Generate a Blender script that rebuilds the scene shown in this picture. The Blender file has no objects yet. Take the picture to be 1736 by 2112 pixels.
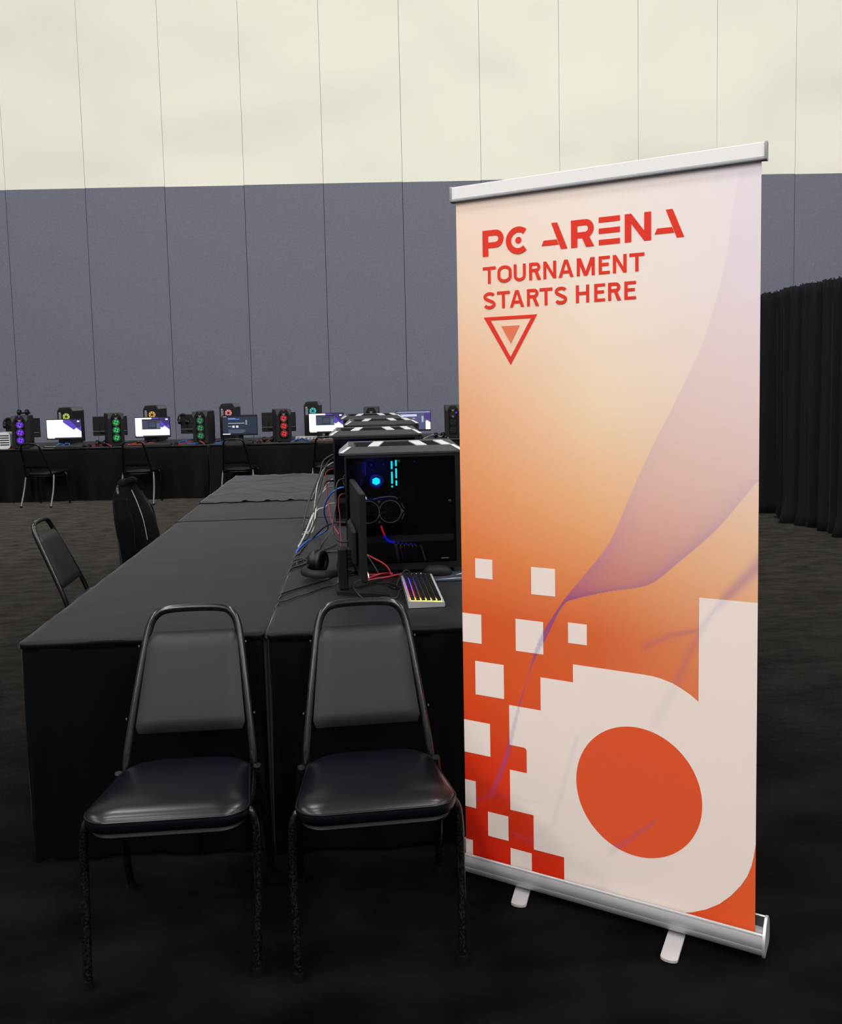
import bpy, bmesh, math, random
import numpy as np
from mathutils import Matrix, Vector, noise
random.seed(7)
S = bpy.context.scene
C = S.collection
PI = math.pi

# ------------------------------------------------------------------ camera
CAM_H = 1.5374
cd = bpy.data.cameras.new('camera')
cam = bpy.data.objects.new('camera', cd); C.objects.link(cam)
cd.sensor_fit = 'HORIZONTAL'; cd.sensor_width = 36.0
cd.lens = 36.0 * 1777.3 / 1736
cd.shift_y = -(1056 - 939.76) / 1736
cd.clip_start = 0.05; cd.clip_end = 200
yaw, pitch, roll = 0.0688, 0.0845, -0.0232
F = Vector((math.sin(yaw) * math.cos(pitch), math.cos(yaw) * math.cos(pitch), -math.sin(pitch)))
Rv = Vector((math.cos(yaw), -math.sin(yaw), 0)); Uv = Rv.cross(F)
R2 = Rv * math.cos(roll) + Uv * math.sin(roll); U2 = -Rv * math.sin(roll) + Uv * math.cos(roll)
cam.matrix_world = Matrix(((R2.x, U2.x, -F.x, 0), (R2.y, U2.y, -F.y, 0), (R2.z, U2.z, -F.z, CAM_H), (0, 0, 0, 1)))
S.camera = cam

# ------------------------------------------------------------------ world, lights, exposure
w = bpy.data.worlds.new('hall_ambient'); S.world = w; w.use_nodes = True
w.node_tree.nodes['Background'].inputs[0].default_value = (1, 1, 1, 1)
w.node_tree.nodes['Background'].inputs[1].default_value = 0.02
CEIL = 9.6
LAMP_W = 530
for lx in (-10.5, -3.5, 3.5, 10.5):
    for ly in (-10, -6, -2, 2, 6.5):
        l = bpy.data.lights.new('hall_lamp', 'POINT'); l.shadow_soft_size = 0.35
        l.energy = LAMP_W; l.color = (1.0, 0.98, 0.945)
        o = bpy.data.objects.new('hall_lamp', l); C.objects.link(o); o.location = (lx, ly, CEIL - 0.8)
S.view_settings.view_transform = 'Standard'; S.view_settings.look = 'None'
S.view_settings.gamma = 1.0; S.view_settings.use_curve_mapping = False
S.view_settings.exposure = 0.0

# ------------------------------------------------------------------ helpers
def lin(c):
    return tuple((v / 255 / 12.92) if v / 255 <= 0.04045 else ((v / 255 + 0.055) / 1.055) ** 2.4 for v in c)

MATS = {}
def mat(name, col=(0.5, 0.5, 0.5), rough=0.5, metal=0.0, spec=0.5, emit=None, es=0.0, sheen=0.0, sheen_r=0.4, coat=0.0, vcol=None, sheen_tint=(1, 1, 1)):
    if name in MATS: return MATS[name]
    m = bpy.data.materials.new(name); m.use_nodes = True
    nt = m.node_tree; b = nt.nodes['Principled BSDF']
    b.inputs['Base Color'].default_value = (*col, 1); b.inputs['Roughness'].default_value = rough
    b.inputs['Metallic'].default_value = metal; b.inputs['Specular IOR Level'].default_value = spec
    if sheen:
        b.inputs['Sheen Weight'].default_value = sheen; b.inputs['Sheen Roughness'].default_value = sheen_r
        b.inputs['Sheen Tint'].default_value = (*sheen_tint, 1)
    if coat: b.inputs['Coat Weight'].default_value = coat; b.inputs['Coat Roughness'].default_value = 0.1
    if emit: b.inputs['Emission Color'].default_value = (*emit, 1); b.inputs['Emission Strength'].default_value = es
    if vcol:
        a = nt.nodes.new('ShaderNodeAttribute'); a.attribute_name = 'Col'
        nt.links.new(a.outputs['Color'], b.inputs['Base Color' if vcol == 'base' else 'Emission Color'])
        if vcol == 'emit': b.inputs['Emission Strength'].default_value = es
    MATS[name] = m
    return m

def add_noise(m, scale, c0, c1, bump=0.0, bscale=None, detail=4, stretch=(1, 1, 1), lo=0.35, hi=0.65, bdist=0.01, coords='Object', bdetail=3):
    nt = m.node_tree; b = nt.nodes['Principled BSDF']
    tc = nt.nodes.new('ShaderNodeTexCoord'); mp = nt.nodes.new('ShaderNodeMapping'); mp.inputs['Scale'].default_value = stretch
    if coords == 'World':
        ge = nt.nodes.new('ShaderNodeNewGeometry'); nt.links.new(ge.outputs['Position'], mp.inputs[0])
    else: nt.links.new(tc.outputs[coords], mp.inputs[0])
    if c0 is not None:
        n = nt.nodes.new('ShaderNodeTexNoise'); n.inputs['Scale'].default_value = scale; n.inputs['Detail'].default_value = detail
        r = nt.nodes.new('ShaderNodeValToRGB')
        r.color_ramp.elements[0].position = lo; r.color_ramp.elements[1].position = hi
        r.color_ramp.elements[0].color = (*c0, 1); r.color_ramp.elements[1].color = (*c1, 1)
        nt.links.new(mp.outputs[0], n.inputs['Vector']); nt.links.new(n.outputs['Fac'], r.inputs[0])
        nt.links.new(r.outputs[0], b.inputs['Base Color'])
    if bump:
        n2 = nt.nodes.new('ShaderNodeTexNoise'); n2.inputs['Scale'].default_value = bscale or scale; n2.inputs['Detail'].default_value = bdetail
        bp = nt.nodes.new('ShaderNodeBump'); bp.inputs['Strength'].default_value = bump; bp.inputs['Distance'].default_value = bdist
        nt.links.new(mp.outputs[0], n2.inputs['Vector']); nt.links.new(n2.outputs['Fac'], bp.inputs['Height'])
        nt.links.new(bp.outputs[0], b.inputs['Normal'])
    return m

class G:
    """collects shapes; build() links them as one mesh object"""
    def __init__(s): s.V = []; s.F = []; s.K = []
    def add(s, vf, M=None, col=None):
        V, Fc = vf; n = len(s.V)
        s.V += [tuple(M @ Vector(v)) for v in V] if M is not None else [tuple(v) for v in V]
        s.F += [tuple(i + n for i in f) for f in Fc]
        s.K += [col] * len(Fc)
        return s
    def build(s, name, m, parent=None, smooth=None, data=None):
        me = data
        if me is None:
            me = bpy.data.meshes.new(name); me.from_pydata(s.V, [], s.F)
            me.materials.append(m)
            if any(k is not None for k in s.K):
                at = me.color_attributes.new('Col', 'FLOAT_COLOR', 'CORNER')
                cols = []
                for f, k in zip(s.F, s.K): cols += list((*(k or (0, 0, 0)), 1)) * len(f)
                at.data.foreach_set('color', cols)
            bm = bmesh.new(); bm.from_mesh(me); bmesh.ops.recalc_face_normals(bm, faces=bm.faces); bm.to_mesh(me); bm.free()
            if smooth is not None:
                me.shade_smooth()
                if smooth < 180: me.set_sharp_from_angle(angle=math.radians(smooth))
            me.update()
        o = bpy.data.objects.new(name, me); C.objects.link(o)
        if parent is not None: o.parent = parent
        return o

def box(x0, x1, y0, y1, z0, z1):
    V = [(x, y, z) for z in (z0, z1) for y in (y0, y1) for x in (x0, x1)]
    return V, [(0, 2, 3, 1), (4, 5, 7, 6), (0, 1, 5, 4), (2, 6, 7, 3), (0, 4, 6, 2), (1, 3, 7, 5)]
def rbox(x0, x1, y0, y1, z0, z1, b=0.004, seg=1):
    bm = bmesh.new(); bmesh.ops.create_cube(bm, size=1)
    for v in bm.verts:
        v.co = ((x0 + x1) / 2 + v.co.x * (x1 - x0), (y0 + y1) / 2 + v.co.y * (y1 - y0), (z0 + z1) / 2 + v.co.z * (z1 - z0))
    bmesh.ops.bevel(bm, geom=list(bm.edges), offset=b, segments=seg, affect='EDGES', profile=0.6)
    bm.verts.index_update(); r = ([tuple(v.co) for v in bm.verts], [tuple(v.index for v in f.verts) for f in bm.faces]); bm.free()
    return r
def prism(poly, h0, h1, ax='z'):
    n = len(poly)
    def P(p, h):
        return {'z': (p[0], p[1], h), 'x': (h, p[0], p[1]), 'y': (p[0], h, p[1])}[ax]
    V = [P(p, h0) for p in poly] + [P(p, h1) for p in poly]
    return V, [tuple(range(n)), tuple(range(2 * n - 1, n - 1, -1))] + [(i, (i + 1) % n, n + (i + 1) % n, n + i) for i in range(n)]
def spline(pts, k=6, closed=False):
    P = [Vector(p) for p in pts]; n = len(P); out = []
    rng = n if closed else n - 1
    for i in range(rng):
        g = (lambda j: P[j % n]) if closed else (lambda j: P[max(0, min(n - 1, j))])
        a, b, c, d = g(i - 1), g(i), g(i + 1), g(i + 2)
        for j in range(k):
            t = j / k
            out.append(0.5 * ((2 * b) + (c - a) * t + (2 * a - 5 * b + 4 * c - d) * t * t + (3 * b - a - 3 * c + d) * t ** 3))
    if not closed: out.append(P[-1].copy())
    return out
def tube(path, r, n=8, closed=False, flat=1.0):
    P = [Vector(p) for p in path]; m = len(P); V = []; Fc = []
    T = []
    for i in range(m):
        a = P[(i - 1) % m] if (closed or i > 0) else P[i]; b = P[(i + 1) % m] if (closed or i < m - 1) else P[i]
        t = (b - a); T.append(t.normalized() if t.length > 1e-9 else Vector((0, 0, 1)))
    u = T[0].orthogonal().normalized()
    for i in range(m):
        u = (u - T[i] * u.dot(T[i])).normalized() if (u - T[i] * u.dot(T[i])).length > 1e-6 else T[i].orthogonal().normalized()
        v = T[i].cross(u); ri = r[i] if isinstance(r, (list, tuple)) else r
        for k in range(n):
            a = 2 * PI * k / n
            V.append(tuple(P[i] + u * (ri * math.cos(a)) + v * (ri * flat * math.sin(a))))
    for i in range(m if closed else m - 1):
        j = (i + 1) % m
        for k in range(n): Fc.append((i * n + k, i * n + (k + 1) % n, j * n + (k + 1) % n, j * n + k))
    if not closed: Fc += [tuple(range(n - 1, -1, -1)), tuple((m - 1) * n + k for k in range(n))]
    return V, Fc
def lathe(prof, n=24, ax='z', M=None):
    V = []; Fc = []; m = len(prof)
    for r, h in prof:
        for k in range(n):
            a = 2 * PI * k / n; c, s = r * math.cos(a), r * math.sin(a)
            V.append({'z': (c, s, h), 'y': (c, h, s), 'x': (h, c, s)}[ax])
    for i in range(m - 1):
        for k in range(n): Fc.append((i * n + k, i * n + (k + 1) % n, (i + 1) * n + (k + 1) % n, (i + 1) * n + k))
    Fc += [tuple(range(n - 1, -1, -1)), tuple((m - 1) * n + k for k in range(n))]
    return V, Fc
def ring(r0, r1, h0, h1, n=28, ax='y', c=(0, 0, 0)):
    V = []; Fc = []
    for (r, h) in ((r0, h0), (r1, h0), (r1, h1), (r0, h1)):
        for k in range(n):
            a = 2 * PI * k / n; p, q = r * math.cos(a), r * math.sin(a)
            V.append({'z': (c[0] + p, c[1] + q, c[2] + h), 'y': (c[0] + p, c[1] + h, c[2] + q), 'x': (c[0] + h, c[1] + p, c[2] + q)}[ax])
    for i in range(4):
        j = (i + 1) % 4
        for k in range(n): Fc.append((i * n + k, i * n + (k + 1) % n, j * n + (k + 1) % n, j * n + k))
    return V, Fc
def rrect(x0, x1, y0, y1, r, k=5):
    out = []
    for cx, cy, a0 in ((x1 - r, y1 - r, 0), (x0 + r, y1 - r, PI / 2), (x0 + r, y0 + r, PI), (x1 - r, y0 + r, 1.5 * PI)):
        for i in range(k + 1):
            a = a0 + i / k * PI / 2; out.append((cx + r * math.cos(a), cy + r * math.sin(a)))
    return out
def quad(a, b, c, d): return [a, b, c, d], [(0, 1, 2, 3)]
def T(x=0, y=0, z=0, rz=0, ry=0, rx=0, s=1):
    return Matrix.Translation((x, y, z)) @ Matrix.Rotation(rz, 4, 'Z') @ Matrix.Rotation(ry, 4, 'Y') @ Matrix.Rotation(rx, 4, 'X') @ Matrix.Scale(s, 4)

def tag(o, label, cat, group=None):
    o['label'] = label; o['category'] = cat
    if group: o['group'] = group
    return o
def thing(name, label, cat, loc=(0, 0, 0), rz=0, group=None):
    o = bpy.data.objects.new(name, None); C.objects.link(o); o.empty_display_size = 0.05
    o.location = loc; o.rotation_euler = (0, 0, rz)
    return tag(o, label, cat, group)
def struct(o): o['kind'] = 'structure'; return o
def copy_tree(o, parent=None):
    c = o.copy(); C.objects.link(c); c.parent = parent
    for ch in list(o.children): copy_tree(ch, c)
    return c

# ------------------------------------------------------------------ materials
M_WALLW = mat('wall_white', lin((221, 220, 208)), 0.85, spec=0.2)
add_noise(M_WALLW, 1, None, None, bump=0.5, bscale=0.5, bdist=0.9, stretch=(1, 1, 1.4), coords='World', bdetail=0.6)
M_WALLB = mat('wall_blue_fabric', lin((105, 108, 122)), 0.95, spec=0.1)
add_noise(M_WALLB, 60, lin((101, 104, 117)), lin((109, 112, 126)), bump=0.1, bscale=120, detail=2)
M_JOINT = mat('wall_joint', (0.05, 0.05, 0.055), 0.9)
M_CARPET = mat('carpet', (0.02, 0.018, 0.016), 0.95, spec=0.03, sheen=0.6, sheen_r=0.21, sheen_tint=(1, 0.88, 0.76))
add_noise(M_CARPET, 2.2, (0.0008, 0.0007, 0.0006), (0.0055, 0.0046, 0.004), bump=0.35, bscale=160, detail=9, stretch=(1, 2.0, 1), lo=0.36, hi=0.68, bdist=0.003)
_nt = M_CARPET.node_tree; _n = _nt.nodes.new('ShaderNodeTexNoise'); _n.inputs['Scale'].default_value = 4.5; _n.inputs['Detail'].default_value = 8; _n.inputs['Roughness'].default_value = 0.72
_r = _nt.nodes.new('ShaderNodeMapRange'); _r.inputs['From Min'].default_value = 0.35; _r.inputs['From Max'].default_value = 0.62; _r.inputs['To Min'].default_value = 0.38; _r.inputs['To Max'].default_value = 1.0
_mp = [n for n in _nt.nodes if n.type == 'MAPPING'][0]
_nt.links.new(_mp.outputs[0], _n.inputs['Vector']); _nt.links.new(_n.outputs['Fac'], _r.inputs['Value']); _nt.links.new(_r.outputs[0], _nt.nodes['Principled BSDF'].inputs['Sheen Weight'])
M_CEIL = mat('ceiling_grey', (0.35, 0.35, 0.35), 0.9)
M_SIDE = mat('side_wall_grey', (0.25, 0.25, 0.26), 0.9)
M_CLOTH = mat('black_tablecloth', (0.0012, 0.0012, 0.0016), 0.48, spec=0.14, sheen=0.42, sheen_r=0.255, sheen_tint=(0.88, 0.91, 1))
add_noise(M_CLOTH, 900, None, None, bump=0.15, bscale=700, bdist=0.001)
M_CLOTH2 = mat('blue_grey_cloth', (0.003, 0.004, 0.007), 0.5, spec=0.2, sheen=0.5, sheen_r=0.26, sheen_tint=(0.9, 0.95, 1))
M_DRAPE = mat('black_drape', (0.010, 0.010, 0.0115), 0.95, spec=0.03, sheen=0.04, sheen_r=0.4)
M_VINYL = mat('black_vinyl', (0.002, 0.0024, 0.0055), 0.29, spec=0.36)
add_noise(M_VINYL, 200, None, None, bump=0.12, bscale=220, bdist=0.001)
M_VINYLB = mat('black_vinyl_back', (0.005, 0.005, 0.005), 0.5, spec=0.4)
add_noise(M_VINYLB, 200, None, None, bump=0.12, bscale=220, bdist=0.001)
M_TUBE = mat('silver_vein_black_tube', (0.02, 0.02, 0.021), 0.2)
add_noise(M_TUBE, 190, (0.0015, 0.0015, 0.0015), (0.016, 0.016, 0.0165), detail=3, lo=0.45, hi=0.75)
M_TUBE_LIT = mat('lit_tone_chair_leg', (0.13, 0.13, 0.13), 0.4, metal=0.3)  # light on the back chairs' rear legs, put into a paler tube colour
M_RUBBER = mat('black_rubber', (0.003, 0.003, 0.003), 0.9, spec=0.1)
M_ALU = mat('brushed_aluminium', (0.50, 0.50, 0.515), 0.45, metal=0.7)
M_WHITE = mat('satin_white_metal', (0.80, 0.78, 0.78), 0.5, spec=0.3)
M_GREYCAP = mat('grey_plastic_cap', (0.27, 0.28, 0.30), 0.4)
M_BLACK = mat('black_plastic', (0.003, 0.003, 0.0035), 0.4, spec=0.3)
M_BLACKM = mat('matt_black_plastic', (0.004, 0.004, 0.0045), 0.6, spec=0.25)
M_DARK = mat('dark_grey_plastic', (0.01, 0.01, 0.011), 0.5, spec=0.25)
M_CASETOP = mat('charcoal_case_top', (0.021, 0.021, 0.024), 0.5)
M_MESH = mat('black_vent_mesh', (0.006, 0.006, 0.007), 0.9, spec=0.05)
M_TRIMW = mat('white_trim', (0.46, 0.455, 0.48), 0.45)
M_TRIMG = mat('grey_trim', (0.16, 0.16, 0.175), 0.45)
M_SILVER = mat('silver_grey_plastic', (0.16, 0.16, 0.17), 0.4)
M_WING = mat('dim_grey_wing', (0.035, 0.035, 0.038), 0.5)
M_STEEL = mat('bare_steel', (0.45, 0.45, 0.46), 0.4, metal=0.8)
M_FABR = mat('jacket_black', (0.002, 0.002, 0.003), 0.9, spec=0.05, sheen=0.06, sheen_r=0.3)
def emi(name, col, s): return mat('glow_' + name, (0.01, 0.01, 0.01), 0.5, emit=col, es=s)
E_CYAN = emi('cyan', (0.0, 0.75, 0.9), 2.2)
E_BLUE = emi('blue', (0.01, 0.01, 1.0), 0.75)
E_DBLUE = emi('deep_blue', (0.002, 0.01, 1.0), 0.3)
E_PURPLE = emi('purple', (0.22, 0.02, 0.95), 1.3)
E_GREEN = emi('green', (0.0, 0.75, 0.16), 0.8)
E_DGREEN = emi('dim_green', (0.0, 0.6, 0.14), 0.5)
E_RED = emi('red', (1.0, 0.01, 0.015), 0.9)
E_YELLOW = emi('yellow_green', (0.6, 0.75, 0.1), 0.8)
E_ORANGE = emi('orange', (0.9, 0.5, 0.1), 0.7)
E_PINK = emi('pink', (0.95, 0.25, 0.32), 0.8)
E_TEAL = emi('teal', (0.05, 0.6, 0.65), 0.8)
M_SCREEN = mat('lit_screen', (0.0, 0.0, 0.0), 0.3, vcol='emit', es=1.0)
M_PRINT = mat('printed_banner', (0.5, 0.5, 0.5), 0.75, spec=0.15, vcol='base')
M_KEYGLOW = mat('keyboard_backlight', (0.0, 0.0, 0.0), 0.5, vcol='emit', es=1.6)
# tinted side glass
M_GLASS = bpy.data.materials.new('tinted_glass'); M_GLASS.use_nodes = True
nt = M_GLASS.node_tree; nt.nodes.clear()
_o = nt.nodes.new('ShaderNodeOutputMaterial'); _t = nt.nodes.new('ShaderNodeBsdfTransparent'); _t.inputs[0].default_value = (0.72, 0.72, 0.74, 1)
_g = nt.nodes.new('ShaderNodeBsdfGlossy'); _g.inputs['Roughness'].default_value = 0.03
_f = nt.nodes.new('ShaderNodeFresnel'); _f.inputs['IOR'].default_value = 1.3
_m = nt.nodes.new('ShaderNodeMixShader')
nt.links.new(_f.outputs[0], _m.inputs[0]); nt.links.new(_t.outputs[0], _m.inputs[1]); nt.links.new(_g.outputs[0], _m.inputs[2]); nt.links.new(_m.outputs[0], _o.inputs[0])

# ------------------------------------------------------------------ the hall
WTH = 0.0564; WS = 15.0 / 13.6295
WD = 15.0; PW = 1.22 * WS; W0 = -6.1214 * WS; HB = CAM_H + (4.6343 - CAM_H) * WS
fl = G(); fl.add(quad((-17, -13, 0), (17, -13, 0), (17, 17, 0), (-17, 17, 0)))
struct(fl.build('floor', M_CARPET))
ce = G(); ce.add(box(-17, 17, -13, 17, CEIL, CEIL + 0.1)); struct(ce.build('ceiling', M_CEIL))
for nm, b in (('wall_left', (-17.2, -17, -13, 17)), ('wall_right', (17, 17.2, -13, 17)), ('wall_front', (-17, 17, -13.2, -13))):
    g = G(); g.add(box(*b, 0, CEIL)); struct(g.build(nm, M_SIDE))
wb = G(); wb.add(box(-13.4, 13.4, 0.04, 0.2, 0, CEIL))
wall = struct(wb.build('wall_back', M_JOINT))
wall.location = (math.sin(WTH) * WD, math.cos(WTH) * WD, 0); wall.rotation_euler = (0, 0, -WTH)
NP = 20; first = -4
pu = G(); pu.add(box(0.0028, PW - 0.0028, 0, 0.04, HB, CEIL)); pl = G(); pl.add(box(0.004, PW - 0.004, -0.006, 0.04, 0.012, HB - 0.004))
du = dl = None
for i in range(first, first + NP):
    x = W0 + PW * i
    if x < -13.3 or x + PW > 13.3: continue
    a = pu.build('upper_panel', M_WALLW, wall, data=du); du = a.data
    b = pl.build('lower_panel', M_WALLB, wall, data=dl); dl = b.data
    a.location = (x, 0, 0.004 * math.sin(i * 2.3)); b.location = (x, 0, 0.004 * math.sin(i * 2.3))

# pipe and drape along the right
DR0 = Vector((4.625, 7.965, 0)); DD = (Vector((4.511, 9.448, 0)) - DR0).normalized(); DN = Vector((-DD.y, DD.x, 0))
def drp(s, off=0, z=0): return DR0 + DD * s + DN * off + Vector((0, 0, z))
rod = thing('drape_support', 'black pipe frame holding up the black drapes beside the banner', 'pipe stand', tuple(drp(0.8)))
Minv = Matrix.Translation(-drp(0.8))
G().add(tube([drp(-2.3, 0, 2.40), drp(4.2, 0, 2.40)], 0.02, 10), Minv).build('crossbar', M_BLACKM, rod, 40)
for s in (-2.3, 0.79, 4.2):
    G().add(tube([drp(s, -0.06, 0.01), drp(s, -0.06, 2.385)], 0.022, 10), Minv).build('upright', M_BLACKM, rod, 40)
    p = drp(s, -0.06, 0); G().add(box(p.x - 0.2, p.x + 0.2, p.y - 0.2, p.y + 0.2, 0.0, 0.008), Minv).build('base_plate', M_BLACKM, rod)
DL = ['black drape panel right beside the banner edge', 'black drape panel spilling onto the carpet, second to the right of the banner', 'black drape panel mostly hidden behind the banner', 'black drape panel at the far right, closest to the camera']
for pi_, (s0, s1) in enumerate(((0.66, 2.48), (-0.86, 0.84), (2.20, 3.9), (-2.28, -0.62))):
    rnd = random.Random(20 + pi_); ph = [rnd.uniform(0, 6.28) for _ in range(6)]
    NS, NZ = 150, 22; V = []; Fc = []
    for j in range(NZ + 1):
        t = j / NZ; z = 2.425 - t * 2.417
        for i in range(NS + 1):
            u = i / NS; s = s0 + (s1 - s0) * u
            amp = 0.036 + 0.036 * t
            wv = amp * (math.sin(s * 21 + ph[0] + 0.5 * math.sin(3 * s + ph[1])) * 0.6 + 0.5 * math.sin(s * 37 + ph[2] + t * 0.6) + 0.35 * math.sin(s * 11 + ph[3] - t * 0.5))
            top = max(0, 1 - t / 0.03); wv = wv * (1 - top * 0.5) + 0.016 * math.sin(s * 110 + ph[4]) * max(0, 1 - t / 0.12)
            zz = z + (0.008 * math.sin(s * 90 + ph[5]) + 0.006 * math.sin(s * 210) if j == 0 else 0)
            if t > 0.93: wv += (t - 0.93) * 0.9 * (0.6 + 0.6 * math.sin(s * 6 + ph[2]))
            ed = 0.10 * t * t * ((1 - u) if pi_ == 1 else 0)
            V.append(tuple(drp(s + 0.0, 0.06 + (0.085 if pi_ in (1, 2) else 0) + wv, max(zz, 0.006))))
    for j in range(NZ):
        for i in range(NS): a = j * (NS + 1) + i; Fc.append((a, a + 1, a + NS + 2, a + NS + 1))
    base = drp((s0 + s1) / 2); V = [(v[0] - base.x, v[1] - base.y, v[2]) for v in V]
    o = G().add((V, Fc)).build('curtain', M_DRAPE, None, 180); o.location = base
    sm = o.modifiers.new('thickness', 'SOLIDIFY'); sm.thickness = 0.003
    tag(o, DL[pi_], 'drape', 'black drapes hanging from the pipe')

# ------------------------------------------------------------------ tables and cloths
TH = 0.745
def folding_table(label, x0, x1, y0, y1, rz=0, org=(0, 0), group=None):
    t = thing('folding_table', label, 'table', (org[0], org[1], 0), rz, group)
    G().add(rbox(x0, x1, y0, y1, TH - 0.04, TH - 0.008, 0.006)).build('tabletop', M_DARK, t)
    lx = abs(x1 - x0) > abs(y1 - y0)
    for a in (0.12, 0.88):
        for b in (0.1, 0.9):
            fx, fy = (a, b) if lx else (b, a)
            px, py = x0 + (x1 - x0) * fx, y0 + (y1 - y0) * fy
            G().add(tube([(px, py, 0.0), (px, py, TH - 0.041)], 0.014, 8)).build('leg', M_TUBE, t, 40)
    return t
def cloth(label, x0, x1, y0, y1, rz=0, org=(0, 0), hem=0.015, seed=0, taper=0.0, group=None, amp=0.010, zt=TH, m=None, seam=0):
    """draped cloth: crowned top edge, side skirts with shallow folds that gather at the corners"""
    rnd = random.Random(seed); r = 0.022; ph = [rnd.uniform(0, 6.28) for _ in range(8)]
    def per(inset, n=60):
        out = []
        a0, a1, b0, b1 = x0 + inset, x1 - inset, y0 + inset, y1 - inset
        rr = max(0.001, r - inset)
        cs = [(a1 - rr, b1 - rr, 0), (a0 + rr, b1 - rr, 1), (a0 + rr, b0 + rr, 2), (a1 - rr, b0 + rr, 3)]
        for k, (cx, cy, q) in enumerate(cs):
            for i in range(5):
                a = q * PI / 2 + i / 4 * PI / 2; out.append((cx + rr * math.cos(a), cy + rr * math.sin(a), math.cos(a), math.sin(a)))
            nx, ny, nq = cs[(k + 1) % 4]
            an = (q + 1) * PI / 2
            sx, sy = cx + rr * math.cos(an), cy + rr * math.sin(an); ex, ey = nx + rr * math.cos(an), ny + rr * math.sin(an)
            for i in range(1, n):
                t = i / n; out.append((sx + (ex - sx) * t, sy + (ey - sy) * t, math.cos(an), math.sin(an)))
        return out
    V = []; rings = []
    def put(P, zf, off=0):
        base = len(V)
        for idx, (x, y, nx, ny) in enumerate(P):
            o_ = off(x, y, nx, ny) if callable(off) else off
            V.append((x + nx * o_, y + ny * o_, zf(x, y) if callable(zf) else zf))
        rings.append((base, len(P)))
    wr = lambda x, y: zt + 0.0016 * noise.noise((x * 5, y * 5, ph[0]))
    W = min(x1 - x0, y1 - y0)
    for ins in (0.49 * W, 0.36 * W, 0.22 * W, 0.1 * W, 0.04, 0.024): put(per(ins), wr)
    for ins, dz in ((0.005, 0.0004), (0.0015, 0.0022), (0.0, 0.006), (0.0, 0.016)):
        put(per(ins), lambda x, y, dz=dz: zt - dz + 0.0015 * math.sin((x + y) * 19 + ph[5]) * (dz > 0.002))
    put(per(0.0), zt - 0.024, -0.007)
    put(per(0.0), zt - 0.034, -0.006)
    for j in range(1, 13):
        t = j / 12; z = zt - 0.034 - (zt - 0.034 - hem) * t
        def off(x, y, nx, ny, t=t):
            s = x * abs(ny) + y * abs(nx)
            f = amp * t * (math.sin(s * 9 + ph[2] + t) + 0.6 * math.sin(s * 21 + ph[3]) + 0.3 * math.sin(s * 43 + ph[4]))
            dc = min(abs(x - x0), abs(x - x1)) if abs(ny) > 0.5 else min(abs(y - y0), abs(y - y1))
            cor = math.exp(-dc / 0.07) * 0.03 * t * math.sin(dc * 70 + 0.6)
            if seam and nx * seam > 0.5: return -0.006 * (1 - t) - 0.002 * t
            return f + cor - 0.006 * (1 - t) - taper * t - 0.05 * taper * t * math.exp(-dc / 0.1)
        put(per(0.0), z, off)
    Fc = []
    for (b0_, n0), (b1_, n1) in zip(rings, rings[1:]):
        for i in range(n0): Fc.append((b0_ + i, b0_ + (i + 1) % n0, b1_ + (i + 1) % n1, b1_ + i))
    n0 = rings[0][1]; Fc.append(tuple(range(n0)))
    o = G().add((V, Fc)).build('tablecloth', m or M_CLOTH, None, 50)
    o.location = (org[0], org[1], 0); o.rotation_euler = (0, 0, rz)
    return tag(o, label, 'tablecloth', group)

LX0, LX1, RX0, RX1 = -1.104, -0.3285, -0.3245, 0.452
TABS = [(LX0, LX1, 2.745, 5.150, 'long table left bare under its black cloth, nearest the camera'),
        (RX0, RX1, 2.728, 5.142, 'table carrying the closest tower and the rainbow keyboard'),
        (LX0 - 0.01, LX1 - 0.004, 5.178, 7.60, 'far table topped with the rumpled blue-grey cloth'),
        (RX0 - 0.001, RX1, 5.160, 7.62, 'far table carrying the last two towers of the near row')]
for k, (a, b, c, d, lab) in enumerate(TABS):
    folding_table(lab, a + 0.012, b - 0.012, c + 0.012, d - 0.012)
    cloth('black cloth covering the ' + lab if k else 'smooth black cloth with fitted corner, over the empty table nearest the camera', a, b, c, d, seed=k + 1, taper=0.03 if k == 0 else 0.012, group='black cloths of the near tables', amp=0.009, seam=1 if k in (0, 2) else -1)

# rumpled extra cloth lying on the far left table
V = []; Fc = []; NX, NY = 90, 130
for j in range(NY + 1):
    for i in range(NX + 1):
        u, v = i / NX, j / NY
        x = -1.15 + u * 0.80; y = 5.93 + 0.012 * math.sin(u * 31) + 0.01 * math.sin(u * 57) + v * 1.72
        y += 0.10 * (1 - v) * (1 - u) * 0
        q = (u * 2.2 + 3, v * 5.0, 0.3)
        h = 0.006 + 0.007 * noise.noise(q) + 0.0022 * noise.noise((u * 6 + 1, v * 11, 2.0)) + 0.0008 * noise.noise((u * 15, v * 24, 5.0)) + 0.003 * max(0, 0.12 - abs(noise.noise((u * 2.6, v * 4.0 + 9, 7.0)))) / 0.12
        h = max(0.004, h) * min(1, 0.35 + v * 4) 
        if v < 0.02: h = 0.004 + max(0, 0.012 * math.sin(u * 48) * math.sin(u * 17 + 1)) if 0.3 < u < 0.85 else 0.003
        z = TH + 0.003 + h
        if x < LX0 - 0.012: 
            k = (LX0 - 0.012 - x); x = LX0 - 0.022 - 0.01 * math.sin(v * 20); z = TH + 0.002 - k * 3.2
        V.append((x, y, z))
for j in range(NY):
    for i in range(NX): a = j * (NX + 1) + i; Fc.append((a, a + 1, a + NX + 2, a + NX + 1))
o = G().add((V, Fc)).build('spare_cloth', M_CLOTH2, None, 180); sm = o.modifiers.new('thickness', 'SOLIDIFY'); sm.thickness = 0.002; sm.offset = 1
tag(o, 'rumpled blue-grey cloth spread loosely over the far end of the left table', 'cloth')

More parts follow.
